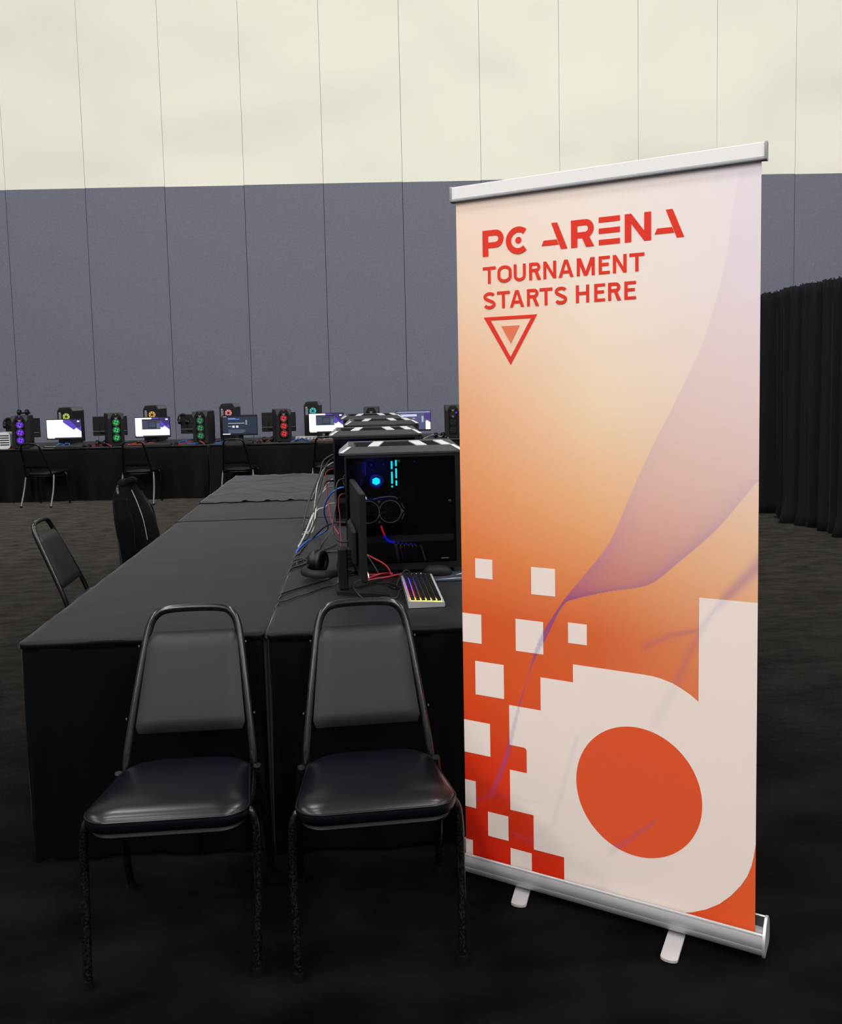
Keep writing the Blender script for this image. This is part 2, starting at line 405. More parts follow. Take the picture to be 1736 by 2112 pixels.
# ------------------------------------------------------------------ chairs
def make_chair(label, loc, rz, group, legm=None, detail=True):
    """stacking banquet chair, front towards -Y"""
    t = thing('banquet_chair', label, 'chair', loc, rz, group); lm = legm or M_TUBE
    # seat cushion: rounded trapezoid lofted with crowned top
    def outline(grow, k=8):
        pts = []
        sc = 1.0
        if grow < -0.03: sc = 1 + (grow + 0.03) / 0.17; grow = -0.03
        fw, bw, f, b = 0.205 + grow, 0.180 + grow, -0.235 - grow, 0.140 + grow
        for cx, cy, a0, r in ((fw, f, -PI / 2, 0.065), (bw, b, 0, 0.09), (-bw, b, PI / 2, 0.09), (-fw, f, PI, 0.065)):
            sx = 1 if cx > 0 else -1; sy = 1 if cy > 0 else -1
            for i in range(k + 1):
                a = a0 + i / k * PI / 2; pts.append(((cx - sx * r + r * math.cos(a)) * sc, (cy - sy * r + r * math.sin(a) + 0.03) * sc - 0.03))
        return pts
    def loft(levels, cap_top=True):
        V = []; Fc = []; n = None
        for grow, z in levels:
            P = outline(grow); n = len(P); V += [(x, y, z - (0.016 * (y + 0.235) / 0.375 if z > 0.44 else 0)) for x, y in P]
        for L in range(len(levels) - 1):
            for i in range(n): Fc.append((L * n + i, L * n + (i + 1) % n, (L + 1) * n + (i + 1) % n, (L + 1) * n + i))
        Fc += [tuple(range(n - 1, -1, -1)), tuple((len(levels) - 1) * n + i for i in range(n))]
        return V, Fc
    seat = G().add(loft([(-0.012, 0.418), (0.0, 0.424), (0.004, 0.436), (0.004, 0.450), (0.0, 0.459), (-0.008, 0.466), (-0.022, 0.473), (-0.05, 0.4785), (-0.085, 0.481), (-0.13, 0.482)])).build('seat', M_VINYL, t, 60)
    P = outline(0.0035); G().add(tube([(x, y, 0.4535 - 0.016 * (y + 0.235) / 0.375) for x, y in P], 0.0032, 6, closed=True)).build('piping', M_VINYL, seat, 60)
    G().add(loft([(-0.03, 0.398), (-0.012, 0.400), (-0.008, 0.409), (-0.012, 0.4175)])).build('seat_pan', M_BLACK, t, 40)
    # back hoop
    def side(s): return [(s * 0.186, 0.130, 0.40), (s * 0.182, 0.150, 0.47), (s * 0.166, 0.203, 0.60), (s * 0.147, 0.262, 0.735)]
    top = [(-0.135, 0.290, 0.800), (-0.118, 0.303, 0.835), (-0.085, 0.310, 0.853), (0, 0.312, 0.857), (0.085, 0.310, 0.853), (0.118, 0.303, 0.835), (0.135, 0.290, 0.800)]
    hoop = side(-1) + top + side(1)[::-1]
    G().add(tube(spline(hoop, 5), 0.0125, 10)).build('back_frame', M_TUBE, t, 60)
    # back pad
    V = []; Fc = []; NXp, NZp = 12, 14
    for fr in (0, 1):
        for j in range(NZp + 1):
            v = j / NZp; z = 0.520 + v * 0.272; yc = 0.176 + (z - 0.520) * 0.425; hw = (0.162 - 0.030 * v) - 0.0
            hw -= 0.010 * max(0, abs(2 * v - 1) - 0.92) / 0.08
            for i in range(NXp + 1):
                u = 2 * i / NXp - 1
                ed = max(0, 1 - max(abs(u) ** 10, abs(2 * v - 1) ** 14))
                y = yc - 0.010 - (0.005 + 0.014 * ed if fr == 0 else -0.005 - 0.014 * ed)
                V.append((u * hw, y, z))
    n1 = (NXp + 1) * (NZp + 1)
    for fr in (0, 1):
        for j in range(NZp):
            for i in range(NXp):
                a = fr * n1 + j * (NXp + 1) + i; Fc.append((a, a + 1, a + NXp + 2, a + NXp + 1))
    rim = [i for i in range(NXp + 1)] + [j * (NXp + 1) + NXp for j in range(1, NZp + 1)] + [NZp * (NXp + 1) + i for i in range(NXp - 1, -1, -1)] + [j * (NXp + 1) for j in range(NZp - 1, 0, -1)]
    for q in range(len(rim)): a, b = rim[q], rim[(q + 1) % len(rim)]; Fc.append((a, b, b + n1, a + n1))
    G().add((V, Fc)).build('backrest', M_VINYLB, t, 60)
    for s in (-1, 1):
        for nm, pts in (('leg', [(s * 0.165, -0.150, 0.405), (s * 0.196, -0.156, 0.428), (s * 0.2145, -0.160, 0.412), (s * 0.2215, -0.163, 0.36), (s * 0.222, -0.168, 0.25), (s * 0.217, -0.205, 0.012)]),
                        ('rear_leg', [(s * 0.1985, 0.106, 0.428), (s * 0.2015, 0.114, 0.40), (s * 0.207, 0.128, 0.35), (s * 0.212, 0.16, 0.22), (s * 0.216, 0.240, 0.012)])):
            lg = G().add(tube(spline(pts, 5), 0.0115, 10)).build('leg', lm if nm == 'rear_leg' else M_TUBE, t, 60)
            e = Vector(pts[-1]); G().add(lathe([(0.014, 0.0), (0.0145, 0.004), (0.0135, 0.022)], 10), T(e.x, e.y, 0)).build('foot', M_RUBBER, lg, 40)
        G().add(tube([(s * 0.186, 0.130, 0.40), (s * 0.196, -0.02, 0.398), (s * 0.19, -0.155, 0.405)], 0.009, 8)).build('side_rail', M_TUBE, t, 60)
        for z, y in ((0.755, 0.262), (0.56, 0.18)):
            G().add(lathe([(0.004, 0), (0.004, 0.003), (0.002, 0.004)], 8, 'x'), T(s * (0.150 + 0.0125 * 0 + (0.755 - z) * 0.14 + 0.0) + (0.009 if s > 0 else -0.009), y, z, rz=0 if s > 0 else PI)).build('screw', M_WING, t)
    return t
CG = 'black banquet chairs'
make_chair('black vinyl banquet chair facing the camera, left of the two front chairs', (-0.530, 2.368, 0), math.radians(0.8), CG)
make_chair('black vinyl banquet chair facing the camera, beside the banner', (0.002, 2.352, 0), math.radians(3.2), CG)
make_chair('black banquet chair alone at the left side of the bare table', (-1.40, 4.66, 0), math.radians(92), CG)
make_chair('black banquet chair under the black jacket', (-1.40, 6.22, 0), math.radians(84), CG)

# jacket over that chair
jk = thing('jacket', 'black jacket draped over the back of the chair by the left table', 'jacket', (-1.40, 6.22, 0), math.radians(84))
def jacket_loft():
    V = []; Fc = []; n = 40
    lev = [(0.22, 0.235, 0.115, 0.20), (0.36, 0.235, 0.112, 0.205), (0.50, 0.232, 0.110, 0.215), (0.62, 0.226, 0.104, 0.235), (0.70, 0.214, 0.095, 0.252), (0.765, 0.188, 0.082, 0.27), (0.81, 0.145, 0.068, 0.28), (0.85, 0.10, 0.054, 0.286), (0.885, 0.066, 0.044, 0.288), (0.90, 0.045, 0.034, 0.286)]
    for L, (z, hw, hd, yc) in enumerate(lev):
        for k in range(n):
            a = 2 * PI * k / n; c, s = math.cos(a), math.sin(a)
            rr = 1 + 0.05 * math.sin(5 * a + L * 0.5) * (1 - L / 10) + 0.03 * math.sin(11 * a + L)
            x = hw * rr * (abs(c) ** 0.75) * (1 if c > 0 else -1); y = yc + hd * rr * (abs(s) ** 0.85) * (1 if s > 0 else -1)
            V.append((x, y, z))
    for L in range(len(lev) - 1):
        for k in range(n): Fc.append((L * n + k, L * n + (k + 1) % n, (L + 1) * n + (k + 1) % n, (L + 1) * n + k))
    Fc += [tuple((len(lev) - 1) * n + k for k in range(n))]
    return V, Fc
G().add(jacket_loft()).build('body', M_FABR, jk, 180)
for s in (-1, 1):
    G().add(tube(spline([(s * 0.165, 0.27, 0.765), (s * 0.212, 0.24, 0.66), (s * 0.225, 0.215, 0.50), (s * 0.215, 0.20, 0.30)], 5), [0.05] * 5 + [0.062] * 5 + [0.055] * 6, 12)).build('sleeve', M_FABR, jk, 180)
G().add(tube(spline([(-0.085, 0.292, 0.865), (-0.05, 0.248, 0.892), (0.0, 0.236, 0.898), (0.05, 0.248, 0.892), (0.085, 0.292, 0.865)], 5), 0.026, 10, flat=0.6)).build('collar', M_FABR, jk, 180)
G().add(tube(spline([(-0.07, 0.222, 0.83), (-0.09, 0.178, 0.74), (-0.11, 0.134, 0.62), (-0.115, 0.110, 0.48)], 6), 0.0035, 6)).build('zip_edge', M_TRIMG, jk, 60)

# ------------------------------------------------------------------ roll-up banner
BT = -0.5808; BW = 0.8514; BH = 2.0068; BB = 0.0699; LEAN = 0.0143; SK = -0.0034
ban = thing('rollup_banner', 'tall orange and white roll-up banner reading PC ARENA on an aluminium base', 'banner', (0.2902 + math.cos(BT) * BW / 2, 2.5699 + math.sin(BT) * BW / 2, 0), BT)
def bp(a, b, off=0.0):   # banner sheet coordinates (metres from its lower left) -> local
    z = BB + b * math.cos(LEAN)
    return (a - BW / 2 + SK * b, b * math.sin(LEAN) + off, z)
# printed colours
ROWS = [(2.01, (240, 216, 202), (238, 225, 218), (232, 223, 228)), (1.7, (240, 204, 176), (240, 224, 210), (232, 220, 224)),
        (1.4, (234, 172, 128), (240, 213, 182), (234, 212, 206)), (1.15, (231, 148, 96), (236, 184, 138), (234, 200, 178)),
        (0.95, (226, 120, 64), (229, 150, 96), (231, 182, 144)), (0.75, (214, 86, 38), (216, 102, 55), (222, 148, 105)),
        (0.55, (216, 76, 28), (218, 94, 48), (222, 124, 78)), (0.3, (212, 46, 12), (218, 80, 38), (224, 96, 50)), (0.0, (202, 26, 4), (210, 42, 10), (224, 88, 42))]
RB = np.array([r[0] for r in ROWS][::-1]); RC = np.array([[lin(c) for c in r[1:]] for r in ROWS][::-1])
def grad(a, b):
    a = np.asarray(a, float); b = np.asarray(b, float); out = np.zeros(a.shape + (3,))
    ca = np.clip(a / BW, 0, 1)
    for ch in range(3):
        c0, c1, c2 = (np.interp(b, RB, RC[:, k, ch]) for k in range(3))
        out[..., ch] = np.where(ca < 0.5, c0 + (c1 - c0) * ca * 2, c1 + (c2 - c1) * (ca * 2 - 1))
    return out
UPB = [(2.006, .805), (1.889, .783), (1.733, .760), (1.563, .713), (1.425, .651), (1.27, .574), (1.121, .508), (1.01, .459), (.907, .382), (.831, .323), (.708, .248), (.585, .208), (.461, .168), (.318, .126), (.2, .076)]
LOB = [(1.2, .86), (1.188, .843), (1.069, .752), (.971, .652), (.904, .574), (.874, .466), (.843, .367), (.817, .325), (.726, .278), (.617, .224), (.509, .192), (.338, .15), (.206, .1), (.19, .09)]
def dense(pts):
    q = spline([(p[0], p[1], 0) for p in pts], 8); q = [(v.x, v.y) for v in q]; out = [q[0]]
    for p in q[1:]:
        if p[0] < out[-1][0] - 1e-6: out.append(p)
    return out
UPB = dense(UPB); LOB = dense(LOB)
def seg_d(a, b, pts):
    d = np.full(np.shape(a), 9.0); tt = np.zeros(np.shape(a)); n = len(pts) - 1
    for i in range(n):
        (x0, y0), (x1, y1) = pts[i], pts[i + 1]; L2 = (x1 - x0) ** 2 + (y1 - y0) ** 2
        t = np.clip(((a - x0) * (x1 - x0) + (b - y0) * (y1 - y0)) / L2, 0, 1)
        q = np.hypot(a - x0 - t * (x1 - x0), b - y0 - t * (y1 - y0)); m = q < d
        d = np.where(m, q, d); tt = np.where(m, (i + t) / n, tt)
    return d, tt
def veil(a, b):
    a = np.asarray(a, float); b = np.asarray(b, float)
    u = np.interp(b, [p[0] for p in UPB][::-1], [p[1] for p in UPB][::-1])
    l = np.interp(b, [p[0] for p in LOB][::-1], [p[1] for p in LOB][::-1]); l = np.where(b > 1.2, 2.0, l)
    wdt = np.maximum(l - u, 0.004)
    ins = np.clip((a - u) / 0.003, 0, 1) * np.clip((l - a) / 0.003, 0, 1) * (b > 0.2)
    base = np.interp(b, [0.2, 0.35, 0.6, 0.8, 0.9, 1.05, 1.3, 1.6, 2.0], [0.15, .42, .5, .7, .40, .33, .24, .14, .08])
    eu = np.exp(-np.maximum(a - u, 0) / 0.05) * np.interp(b, [0.8, 0.95, 1.2, 1.6, 2.0], [.1, .25, .14, .06, .03])
    el = np.exp(-np.maximum(l - a, 0) / 0.03) * np.interp(b, [0.5, 0.85, 1.0, 1.2, 1.3], [.05, .32, .34, .25, 0])
    al = ins * np.clip(base + eu + el, 0, 0.85)
    for pts, w0, w1, s in (([(.86, .988), (.771, .886), (.735, .838)], .020, .004, .55), ([(.74, .842), (.703, .792), (.627, .769), (.561, .727)], .004, .010, .38), ([(.735, .84), (.678, .723), (.633, .609), (.587, .52)], .007, .016, .26),
                           ([(.364, .437), (.326, .299), (.288, .158), (.242, .110), (.21, .087)], .006, .010, .20), ([(.59, .24), (.519, .171), (.463, .121)], .003, .010, .42), ([(.0, .165), (.06, .19), (.12, .21), (.3, .215)], .012, .004, .16), ([(.16, .10), (.25, .08), (.36, .11)], .008, .004, .15)):
        d, t = seg_d(a, b, pts); ww = w0 + (w1 - w0) * t
        al = np.maximum(al, s * np.exp(-(d / ww) ** 2) * (1 - 0.45 * t))
    return al
PUR = np.array(lin((138, 72, 132))); PURW = np.array(lin((168, 150, 196))); WHT = np.array(lin((238, 222, 214)))
def sheet_color(a, b):
    g = grad(a, b); v = veil(a, b)[..., None]
    hi = np.clip((np.asarray(b, float)[..., None] - 0.82) / 0.36, 0, 1)
    pc = PUR * (1 - hi) + np.array(lin((196, 156, 190))) * hi
    return g * (1 - v) + pc * v
def white_color(a, b):
    v = veil(a, b)[..., None] * 0.75
    sh = (np.interp(np.asarray(b, float), [0, 0.4, 0.9], [0.93, 0.98, 1.0]))[..., None]
    return (WHT * sh) * (1 - v) + PURW * v
def vcol_mesh(name, V, Fc, cols, parent):
    me = bpy.data.meshes.new(name); me.from_pydata(V, [], Fc); me.materials.append(M_PRINT)
    at = me.color_attributes.new('Col', 'FLOAT_COLOR', 'POINT')
    at.data.foreach_set('color', np.hstack([np.asarray(cols), np.ones((len(V), 1))]).ravel().astype(np.float32))
    o = bpy.data.objects.new(name, me); C.objects.link(o); o.parent = parent
    return o
NA, NB = 285, 640
aa, bb_ = np.meshgrid(np.linspace(0, BW, NA + 1), np.linspace(-0.02, BH + 0.005, NB + 1))
cols = sheet_color(aa, bb_).reshape(-1, 3)
V = [bp(x, y) for x, y in zip(aa.ravel(), bb_.ravel())]
ii = (np.arange(NB)[:, None] * (NA + 1) + np.arange(NA)[None, :]).ravel()
Fc = np.stack([ii, ii + 1, ii + NA + 2, ii + NA + 1], 1).tolist()
sheet = vcol_mesh('sheet', V, Fc, cols, ban)
# back of the sheet
G().add(quad(bp(0, -0.02, 0.0015), bp(BW, -0.02, 0.0015), bp(BW, BH, 0.0015), bp(0, BH, 0.0015))).build('sheet_back', M_SILVER, ban)
def clip_cell(poly, x0, x1, y0, y1):
    for ax, lim, sg in ((0, x0, 1), (0, x1, -1), (1, y0, 1), (1, y1, -1)):
        out = []; n = len(poly)
        for i in range(n):
            p, q = poly[i], poly[(i + 1) % n]; ip = sg * (p[ax] - lim) >= 0; iq = sg * (q[ax] - lim) >= 0
            if ip: out.append(p)
            if ip != iq:
                t = (lim - p[ax]) / (q[ax] - p[ax]); out.append((p[0] + t * (q[0] - p[0]), p[1] + t * (q[1] - p[1])))
        poly = out
        if len(poly) < 3: return []
    return poly
def print_poly(name, polys, colf, off=-0.0006, cell=0.012, parent=None):
    V2 = []; Fc = []; OF = []
    for pk, poly in enumerate(polys):
        xs = [p[0] for p in poly]; ys = [p[1] for p in poly]
        nx = max(1, int(math.ceil((max(xs) - min(xs)) / cell))); ny = max(1, int(math.ceil((max(ys) - min(ys)) / cell)))
        for j in range(ny):
            row = clip_cell(poly, -9, 9, min(ys) + j * (max(ys) - min(ys)) / ny, min(ys) + (j + 1) * (max(ys) - min(ys)) / ny)
            if not row: continue
            for i in range(nx):
                c = clip_cell(row, min(xs) + i * (max(xs) - min(xs)) / nx, min(xs) + (i + 1) * (max(xs) - min(xs)) / nx, -9, 9)
                if len(c) < 3: continue
                ar = sum(c[k][0] * c[(k + 1) % len(c)][1] - c[(k + 1) % len(c)][0] * c[k][1] for k in range(len(c)))
                if abs(ar) < 1e-9: continue
                n0 = len(V2); V2 += c; OF += [off - 0.00005 * pk] * len(c); Fc.append(tuple(range(n0, n0 + len(c))))
    A = np.array(V2); col = colf(A[:, 0], A[:, 1])
    return vcol_mesh(name, [bp(x, y, q) for (x, y), q in zip(V2, OF)], Fc, col, parent or ban)
SQ = [(.046, .103, .874, .934), (.227, .301, .842, .923), (.0, .064, .672, .762), (.176, .263, .666, .763), (.339, .395, .711, .771), (.041, .136, .512, .617), (.0, .088, .324, .427), (.0, .037, .150, .236), (.077, .145, .072, .149), (.0, .024, -.02, .045), (.151, .220, -.02, .052)]
for x0, x1, y0, y1 in SQ:
    print_poly('printed_square', [[(x0, y0), (x1, y0), (x1, y1), (x0, y1)]], white_color, cell=0.006)
e = 0.0
dtop = [(BW, .882), (.705, .881), (.704, .597), (.683, .613), (.658, .627), (.634, .638), (.607, .645), (.582, .649), (.554, .650), (.353, .650), (.353, .597), (.253, .597), (.253, .497), (.152, .497), (.152, .374), (.197, .374), (.204, .372), (.207, .366), (.207, .297), (.152, .297), (.152, .172), (.227, .172), (.227, .066), (.322, .066), (.322, -.02), (.60, -.02), (.650, -.009), (.688, .004), (.727, .024), (.761, .049), (.790, .080), (.815, .115), (.831, .145), (.841, .175), (.847, .205), (BW, .238)]
print_poly('printed_letter_d', [dtop], white_color, cell=0.006)
print_poly('printed_disc', [[(.538 + .177 * math.cos(2 * PI * k / 72), .311 + .186 * math.sin(2 * PI * k / 72)) for k in range(72)]],
           lambda a, b: (np.array(lin((222, 84, 44))) + 0 * a[:, None]) * (1 - veil(a, b)[:, None]) + PUR * veil(a, b)[:, None], off=-0.0011, cell=0.006)
RED = np.array(lin((220, 56, 40)))
redf = lambda a, b: RED + 0 * a[:, None]
def stroke(pts, t, closed=False):
    """thick line as quads"""
    P = [Vector((*p, 0)) for p in pts]; n = len(P); L = []; R_ = []
    for i in range(n):
        a = P[(i - 1) % n] if closed or i > 0 else P[i]; b = P[(i + 1) % n] if closed or i < n - 1 else P[i]
        d = (b - a).normalized(); nn = Vector((-d.y, d.x, 0)) * t / 2
        L.append((P[i] + nn).to_2d()); R_.append((P[i] - nn).to_2d())
    return [[tuple(L[i]), tuple(L[(i + 1) % n]), tuple(R_[(i + 1) % n]), tuple(R_[i])] for i in range(n if closed else n - 1)]
def arc(cx, cy, rx, ry, a0, a1, n=14): return [(cx + rx * math.cos(math.radians(a0 + (a1 - a0) * i / n)), cy + ry * math.sin(math.radians(a0 + (a1 - a0) * i / n))) for i in range(n + 1)]
def R4(x0, x1, y0, y1): return [(x0, y0), (x1, y0), (x1, y1), (x0, y1)]
def glyph(ch, w, h, t):
    o = []
    if ch == 'T': o = [R4(0, w, h - t, h), R4(w / 2 - t / 2, w / 2 + t / 2, 0, h - t)]
    elif ch == 'E': o = [R4(0, t, 0, h), R4(t, w, 0, t * .92), R4(t, w, h - t * .92, h), R4(t, w * .9, h * .54 - t / 2, h * .54 + t / 2 * .9)]
    elif ch == 'H': o = [R4(0, t, 0, h), R4(w - t, w, 0, h), R4(t, w - t, h * .53 - t / 2, h * .53 + t / 2)]
    elif ch == 'N': o = [R4(0, t, 0, h), R4(w - t, w, 0, h), [(t, h), (t, h - t * 1.75), (w - t, 0), (w - t, t * 1.75)]]
    elif ch == 'M': o = [R4(0, t, 0, h), R4(w - t, w, 0, h), [(0, h), (t * 1.35, h), (w / 2 + t * .55, 0), (w / 2 - t * .55, 0)], [(w, h), (w - t * 1.35, h), (w / 2 - t * .55, 0), (w / 2 + t * .55, 0)]]
    elif ch == 'A': o = [[(0, 0), (t * 1.12, 0), (w / 2 + t * .1, h * .86), (w / 2 + t * .58, h), (w / 2 - t * .58, h)], [(w, 0), (w - t * 1.12, 0), (w / 2 - t * .1, h * .86), (w / 2 - t * .58, h), (w / 2 + t * .58, h)], R4(w * .22, w * .78, h * .22, h * .22 + t * .92)]
    elif ch == 'U': o = [R4(0, t, h * .33, h), R4(w - t, w, h * .33, h)] + stroke(arc(w / 2, h * .33, w / 2 - t / 2, h * .33 - t / 2, 180, 360), t)
    elif ch == 'O':
        r = w / 2 - t / 2; q = h * .36
        pts = arc(w / 2, h - q, r, q - t / 2, 0, 180) + arc(w / 2, q, r, q - t / 2, 180, 360); o = stroke(pts, t, True)
    elif ch in 'RP':
        r = h * .27; k = w * .94 if ch == 'R' else w; yc = h - r
        o = [R4(0, t, 0, h), R4(t, k - r, h - t, h), R4(t, k - r, h - 2 * r, h - 2 * r + t)] + stroke(arc(k - r, yc, r - t / 2, r - t / 2, 90, -90), t)
        if ch == 'R': o.append([(w - t * 1.2, 0), (w, 0), (w * .62 + t * .3, h - 2 * r + t * .4), (w * .62 - t * .8, h - 2 * r + t * .4)])
    elif ch == 'S':
        r1 = w / 2 - t / 2; q = h / 4 + t * .12
        pts = arc(w / 2, h - q, r1, q - t / 2, 20, 270, 16)[:-1]
        pts = arc(w / 2, h - q, r1, q - t / 2, 22, 235, 14) + arc(w / 2, q, r1, q - t / 2, 55, -158, 14)
        o = stroke(pts, t)
    return o
def letter(polys, ch): return print_poly('letter_' + ch.lower(), polys, redf, off=-0.0009, cell=9)
def line_text(items, b0, h, t):
    for ch, x0, x1 in items: letter([[(x0 + p[0], b0 + p[1]) for p in g] for g in glyph(ch, x1 - x0, h, t)], ch)
line_text([('T', .085, .1265), ('O', .132, .177), ('U', .183, .2205), ('R', .2305, .267), ('N', .2735, .312), ('A', .3185, .363), ('M', .372, .4235), ('E', .4345, .466), ('N', .474, .512), ('T', .5195, .560)], 1.7515, .0490, .0091)
line_text([('S', .086, .125), ('T', .1295, .170), ('A', .170, .2145), ('R', .223, .2605), ('T', .2615, .3005), ('S', .307, .344), ('H', .369, .4075), ('E', .4215, .4525), ('R', .4605, .497), ('E', .5055, .5375)], 1.678, .0490, .0091)
# PC ARENA wordmark
B0, B1 = 1.8305, 1.9055; Hc = B1 - B0; tt = 0.0185
letter([R4(.0855, .0855 + tt, B0, B1), R4(.0855 + tt, .127, B1 - .0165, B1), R4(.0855 + tt, .127, B0 + .0235, B0 + .040)] + stroke(arc(.127, B0 + .0493, .0175, .0175, 90, -90), .0165), 'P')
letter(stroke(arc(.1985, B0 + Hc / 2, .0305, .0305, 48, 312, 24), .0165), 'C')
print_poly('letter_dot', [[(.1985 + .0095 * math.cos(2 * PI * k / 24), B0 + Hc / 2 + .0095 * math.sin(2 * PI * k / 24)) for k in range(24)]], redf, off=-0.0009, cell=9)
def dA(x): return [[(x + .029, B1), (x + .047, B1), (x + .077, B0), (x + .0575, B0)], [(x, B0 + .0135), (x + .0065, B0 + .0285), (x + .0455, B0 + .0285), (x + .0515, B0 + .0135)]]
letter(dA(.2690), 'A')
letter([R4(.356, .356 + tt, B0, B1), R4(.356 + tt, .396, B1 - .0165, B1), R4(.356 + tt, .396, B0 + .0245, B0 + .041)] + stroke(arc(.396, B0 + .0497, .0173, .0173, 90, -90), .0165) + [[(.399, B0), (.4225, B0), (.407, B0 + .030), (.386, B0 + .030)]], 'R')
for q in (R4(.435, .494, B1 - .0145, B1), R4(.435, .494, B0 + .0305, B0 + .045), R4(.435, .494, B0, B0 + .0145)): print_poly('letter_e_bar', [q], redf, off=-0.0009, cell=9)
letter([R4(.507, .525, B0, B1), R4(.5595, .578, B0, B1), [(.525, B1), (.525, B1 - .027), (.5595, B0), (.5595, B0 + .027)]], 'N')
letter(dA(.587), 'A')
tri = [(.086, 1.6545), (.254, 1.6545), (.1705, 1.513)]; tin = [(.1085, 1.6445), (.2345, 1.6445), (.1705, 1.5365)]
print_poly('printed_triangle_outline', [[tri[i], tri[(i + 1) % 3], tin[(i + 1) % 3], tin[i]] for i in range(3)], redf, off=-0.0009, cell=9)
print_poly('printed_triangle', [[(.142, 1.626), (.200, 1.626), (.1715, 1.575)]], lambda a, b: np.array(lin((229, 120, 84))) + 0 * a[:, None], off=-0.0009, cell=9)
# top rail
def rail_sec(o_): return [(o_ - 0.010, BB), (o_ + 0.0, BB)]
ty = BH * math.sin(LEAN); tz = BB + BH * math.cos(LEAN); tx = SK * BH
G().add(prism(rrect(ty - 0.011, ty + 0.011, tz - 0.002, tz + 0.034, 0.0015, 2), -BW / 2 + tx - 0.008, BW / 2 + tx + 0.008, 'x')).build('top_rail', M_WHITE, ban)
G().add(prism(rrect(ty - 0.0125, ty + 0.012, tz - 0.009, tz - 0.002, 0.0015, 2), -BW / 2 + tx - 0.008, BW / 2 + tx + 0.008, 'x')).build('rail_clip', M_GREYCAP, ban, 40)
for s in (-1, 1):
    xe = s * (BW / 2 + 0.008) + tx
    G().add(prism(rrect(ty - 0.013, ty + 0.013, tz - 0.010, tz + 0.036, 0.004, 3), min(xe, xe + s * 0.006), max(xe, xe + s * 0.006), 'x')).build('rail_end_cap', M_GREYCAP, ban, 40)
# base cassette
XL, XR = -BW / 2 - 0.008, BW / 2 + 0.022
sec_f = [(-0.016, 0.0615), (-0.021, 0.0635), (-0.025, 0.0615), (-0.026, 0.0585), (-0.0248, 0.057), (-0.030, 0.044), (-0.0325, 0.0285), (-0.0319, 0.0268), (-0.0325, 0.0252), (-0.031, 0.014), (-0.026, 0.007), (0.042, 0.007), (0.052, 0.018), (0.056, 0.035), (0.052, 0.060), (0.040, 0.080), (0.026, 0.088), (0.024, 0.085), (0.036, 0.076), (0.046, 0.058), (0.048, 0.036), (0.040, 0.020), (-0.018, 0.014), (-0.022, 0.03), (-0.018, 0.052)]
G().add(prism(sec_f, XL, XR, 'x'), T(0, 0, 0.016)).build('cassette', M_ALU, ban, 35)
G().add(tube([(XL + 0.004, 0.018, 0.058), (XR - 0.004, 0.018, 0.058)], 0.016, 14)).build('roller', M_GREYCAP, ban, 40)
capo = [(-0.0345, 0.012), (-0.0355, 0.026), (-0.033, 0.044), (-0.024, 0.066), (-0.008, 0.083), (0.012, 0.092), (0.034, 0.088), (0.051, 0.070), (0.060, 0.042), (0.056, 0.016), (0.046, 0.005), (-0.028, 0.005)]
for s, x in ((-1, XL), (1, XR)):
    G().add(prism(capo, min(x, x + s * 0.007), max(x, x + s * 0.007), 'x'), T(0, 0, 0.014)).build('end_cap', M_ALU, ban, 40)
for (a0, n0, a1, n1) in ((.178, .057, .2125, -.092), (.648, .03, .656, -.134)):
    d = Vector((a1 - a0, n1 - n0, 0)).normalized(); p = Vector((-d.y, d.x, 0)) * 0.0225
    A = Vector((a0 - BW / 2, n0, 0)) - d * 0.10; B_ = Vector((a1 - BW / 2, n1, 0))
    poly = [tuple((A + p).to_2d()), tuple((A - p).to_2d())]
    q = B_ - d * 0.012
    for k in range(9):
        an = -1.0 + 2.0 * k / 8; poly.append(tuple((q - p * math.cos((an + 1) / 2 * PI) + d * 0.012 * math.sin((an + 1) / 2 * PI)).to_2d()))
    poly = [poly[0], poly[1]] + poly[2:][::1]
    # order: A+p, A-p, then around the rounded tip from -p to +p
    tip = [tuple((q - p * math.cos(k / 8 * PI) + d * 0.012 * math.sin(k / 8 * PI)).to_2d()) for k in range(9)]
    G().add(prism([tuple((A + p).to_2d()), tuple((A - p).to_2d())] + tip, 0.002, 0.009)).build('foot', mat('pale_foot', (0.40, 0.38, 0.385), 0.5), ban, 30)
    G().add(box(a0 - BW / 2 - 0.03, a0 - BW / 2 + 0.03, 0.0, 0.04, 0.0, 0.0225)).build('foot_mount', M_BLACKM, ban)
G().add(tube([(0, 0.03, 0.03), (0, ty + 0.016, tz - 0.01)], 0.009, 10)).build('support_pole', M_ALU, ban, 40)

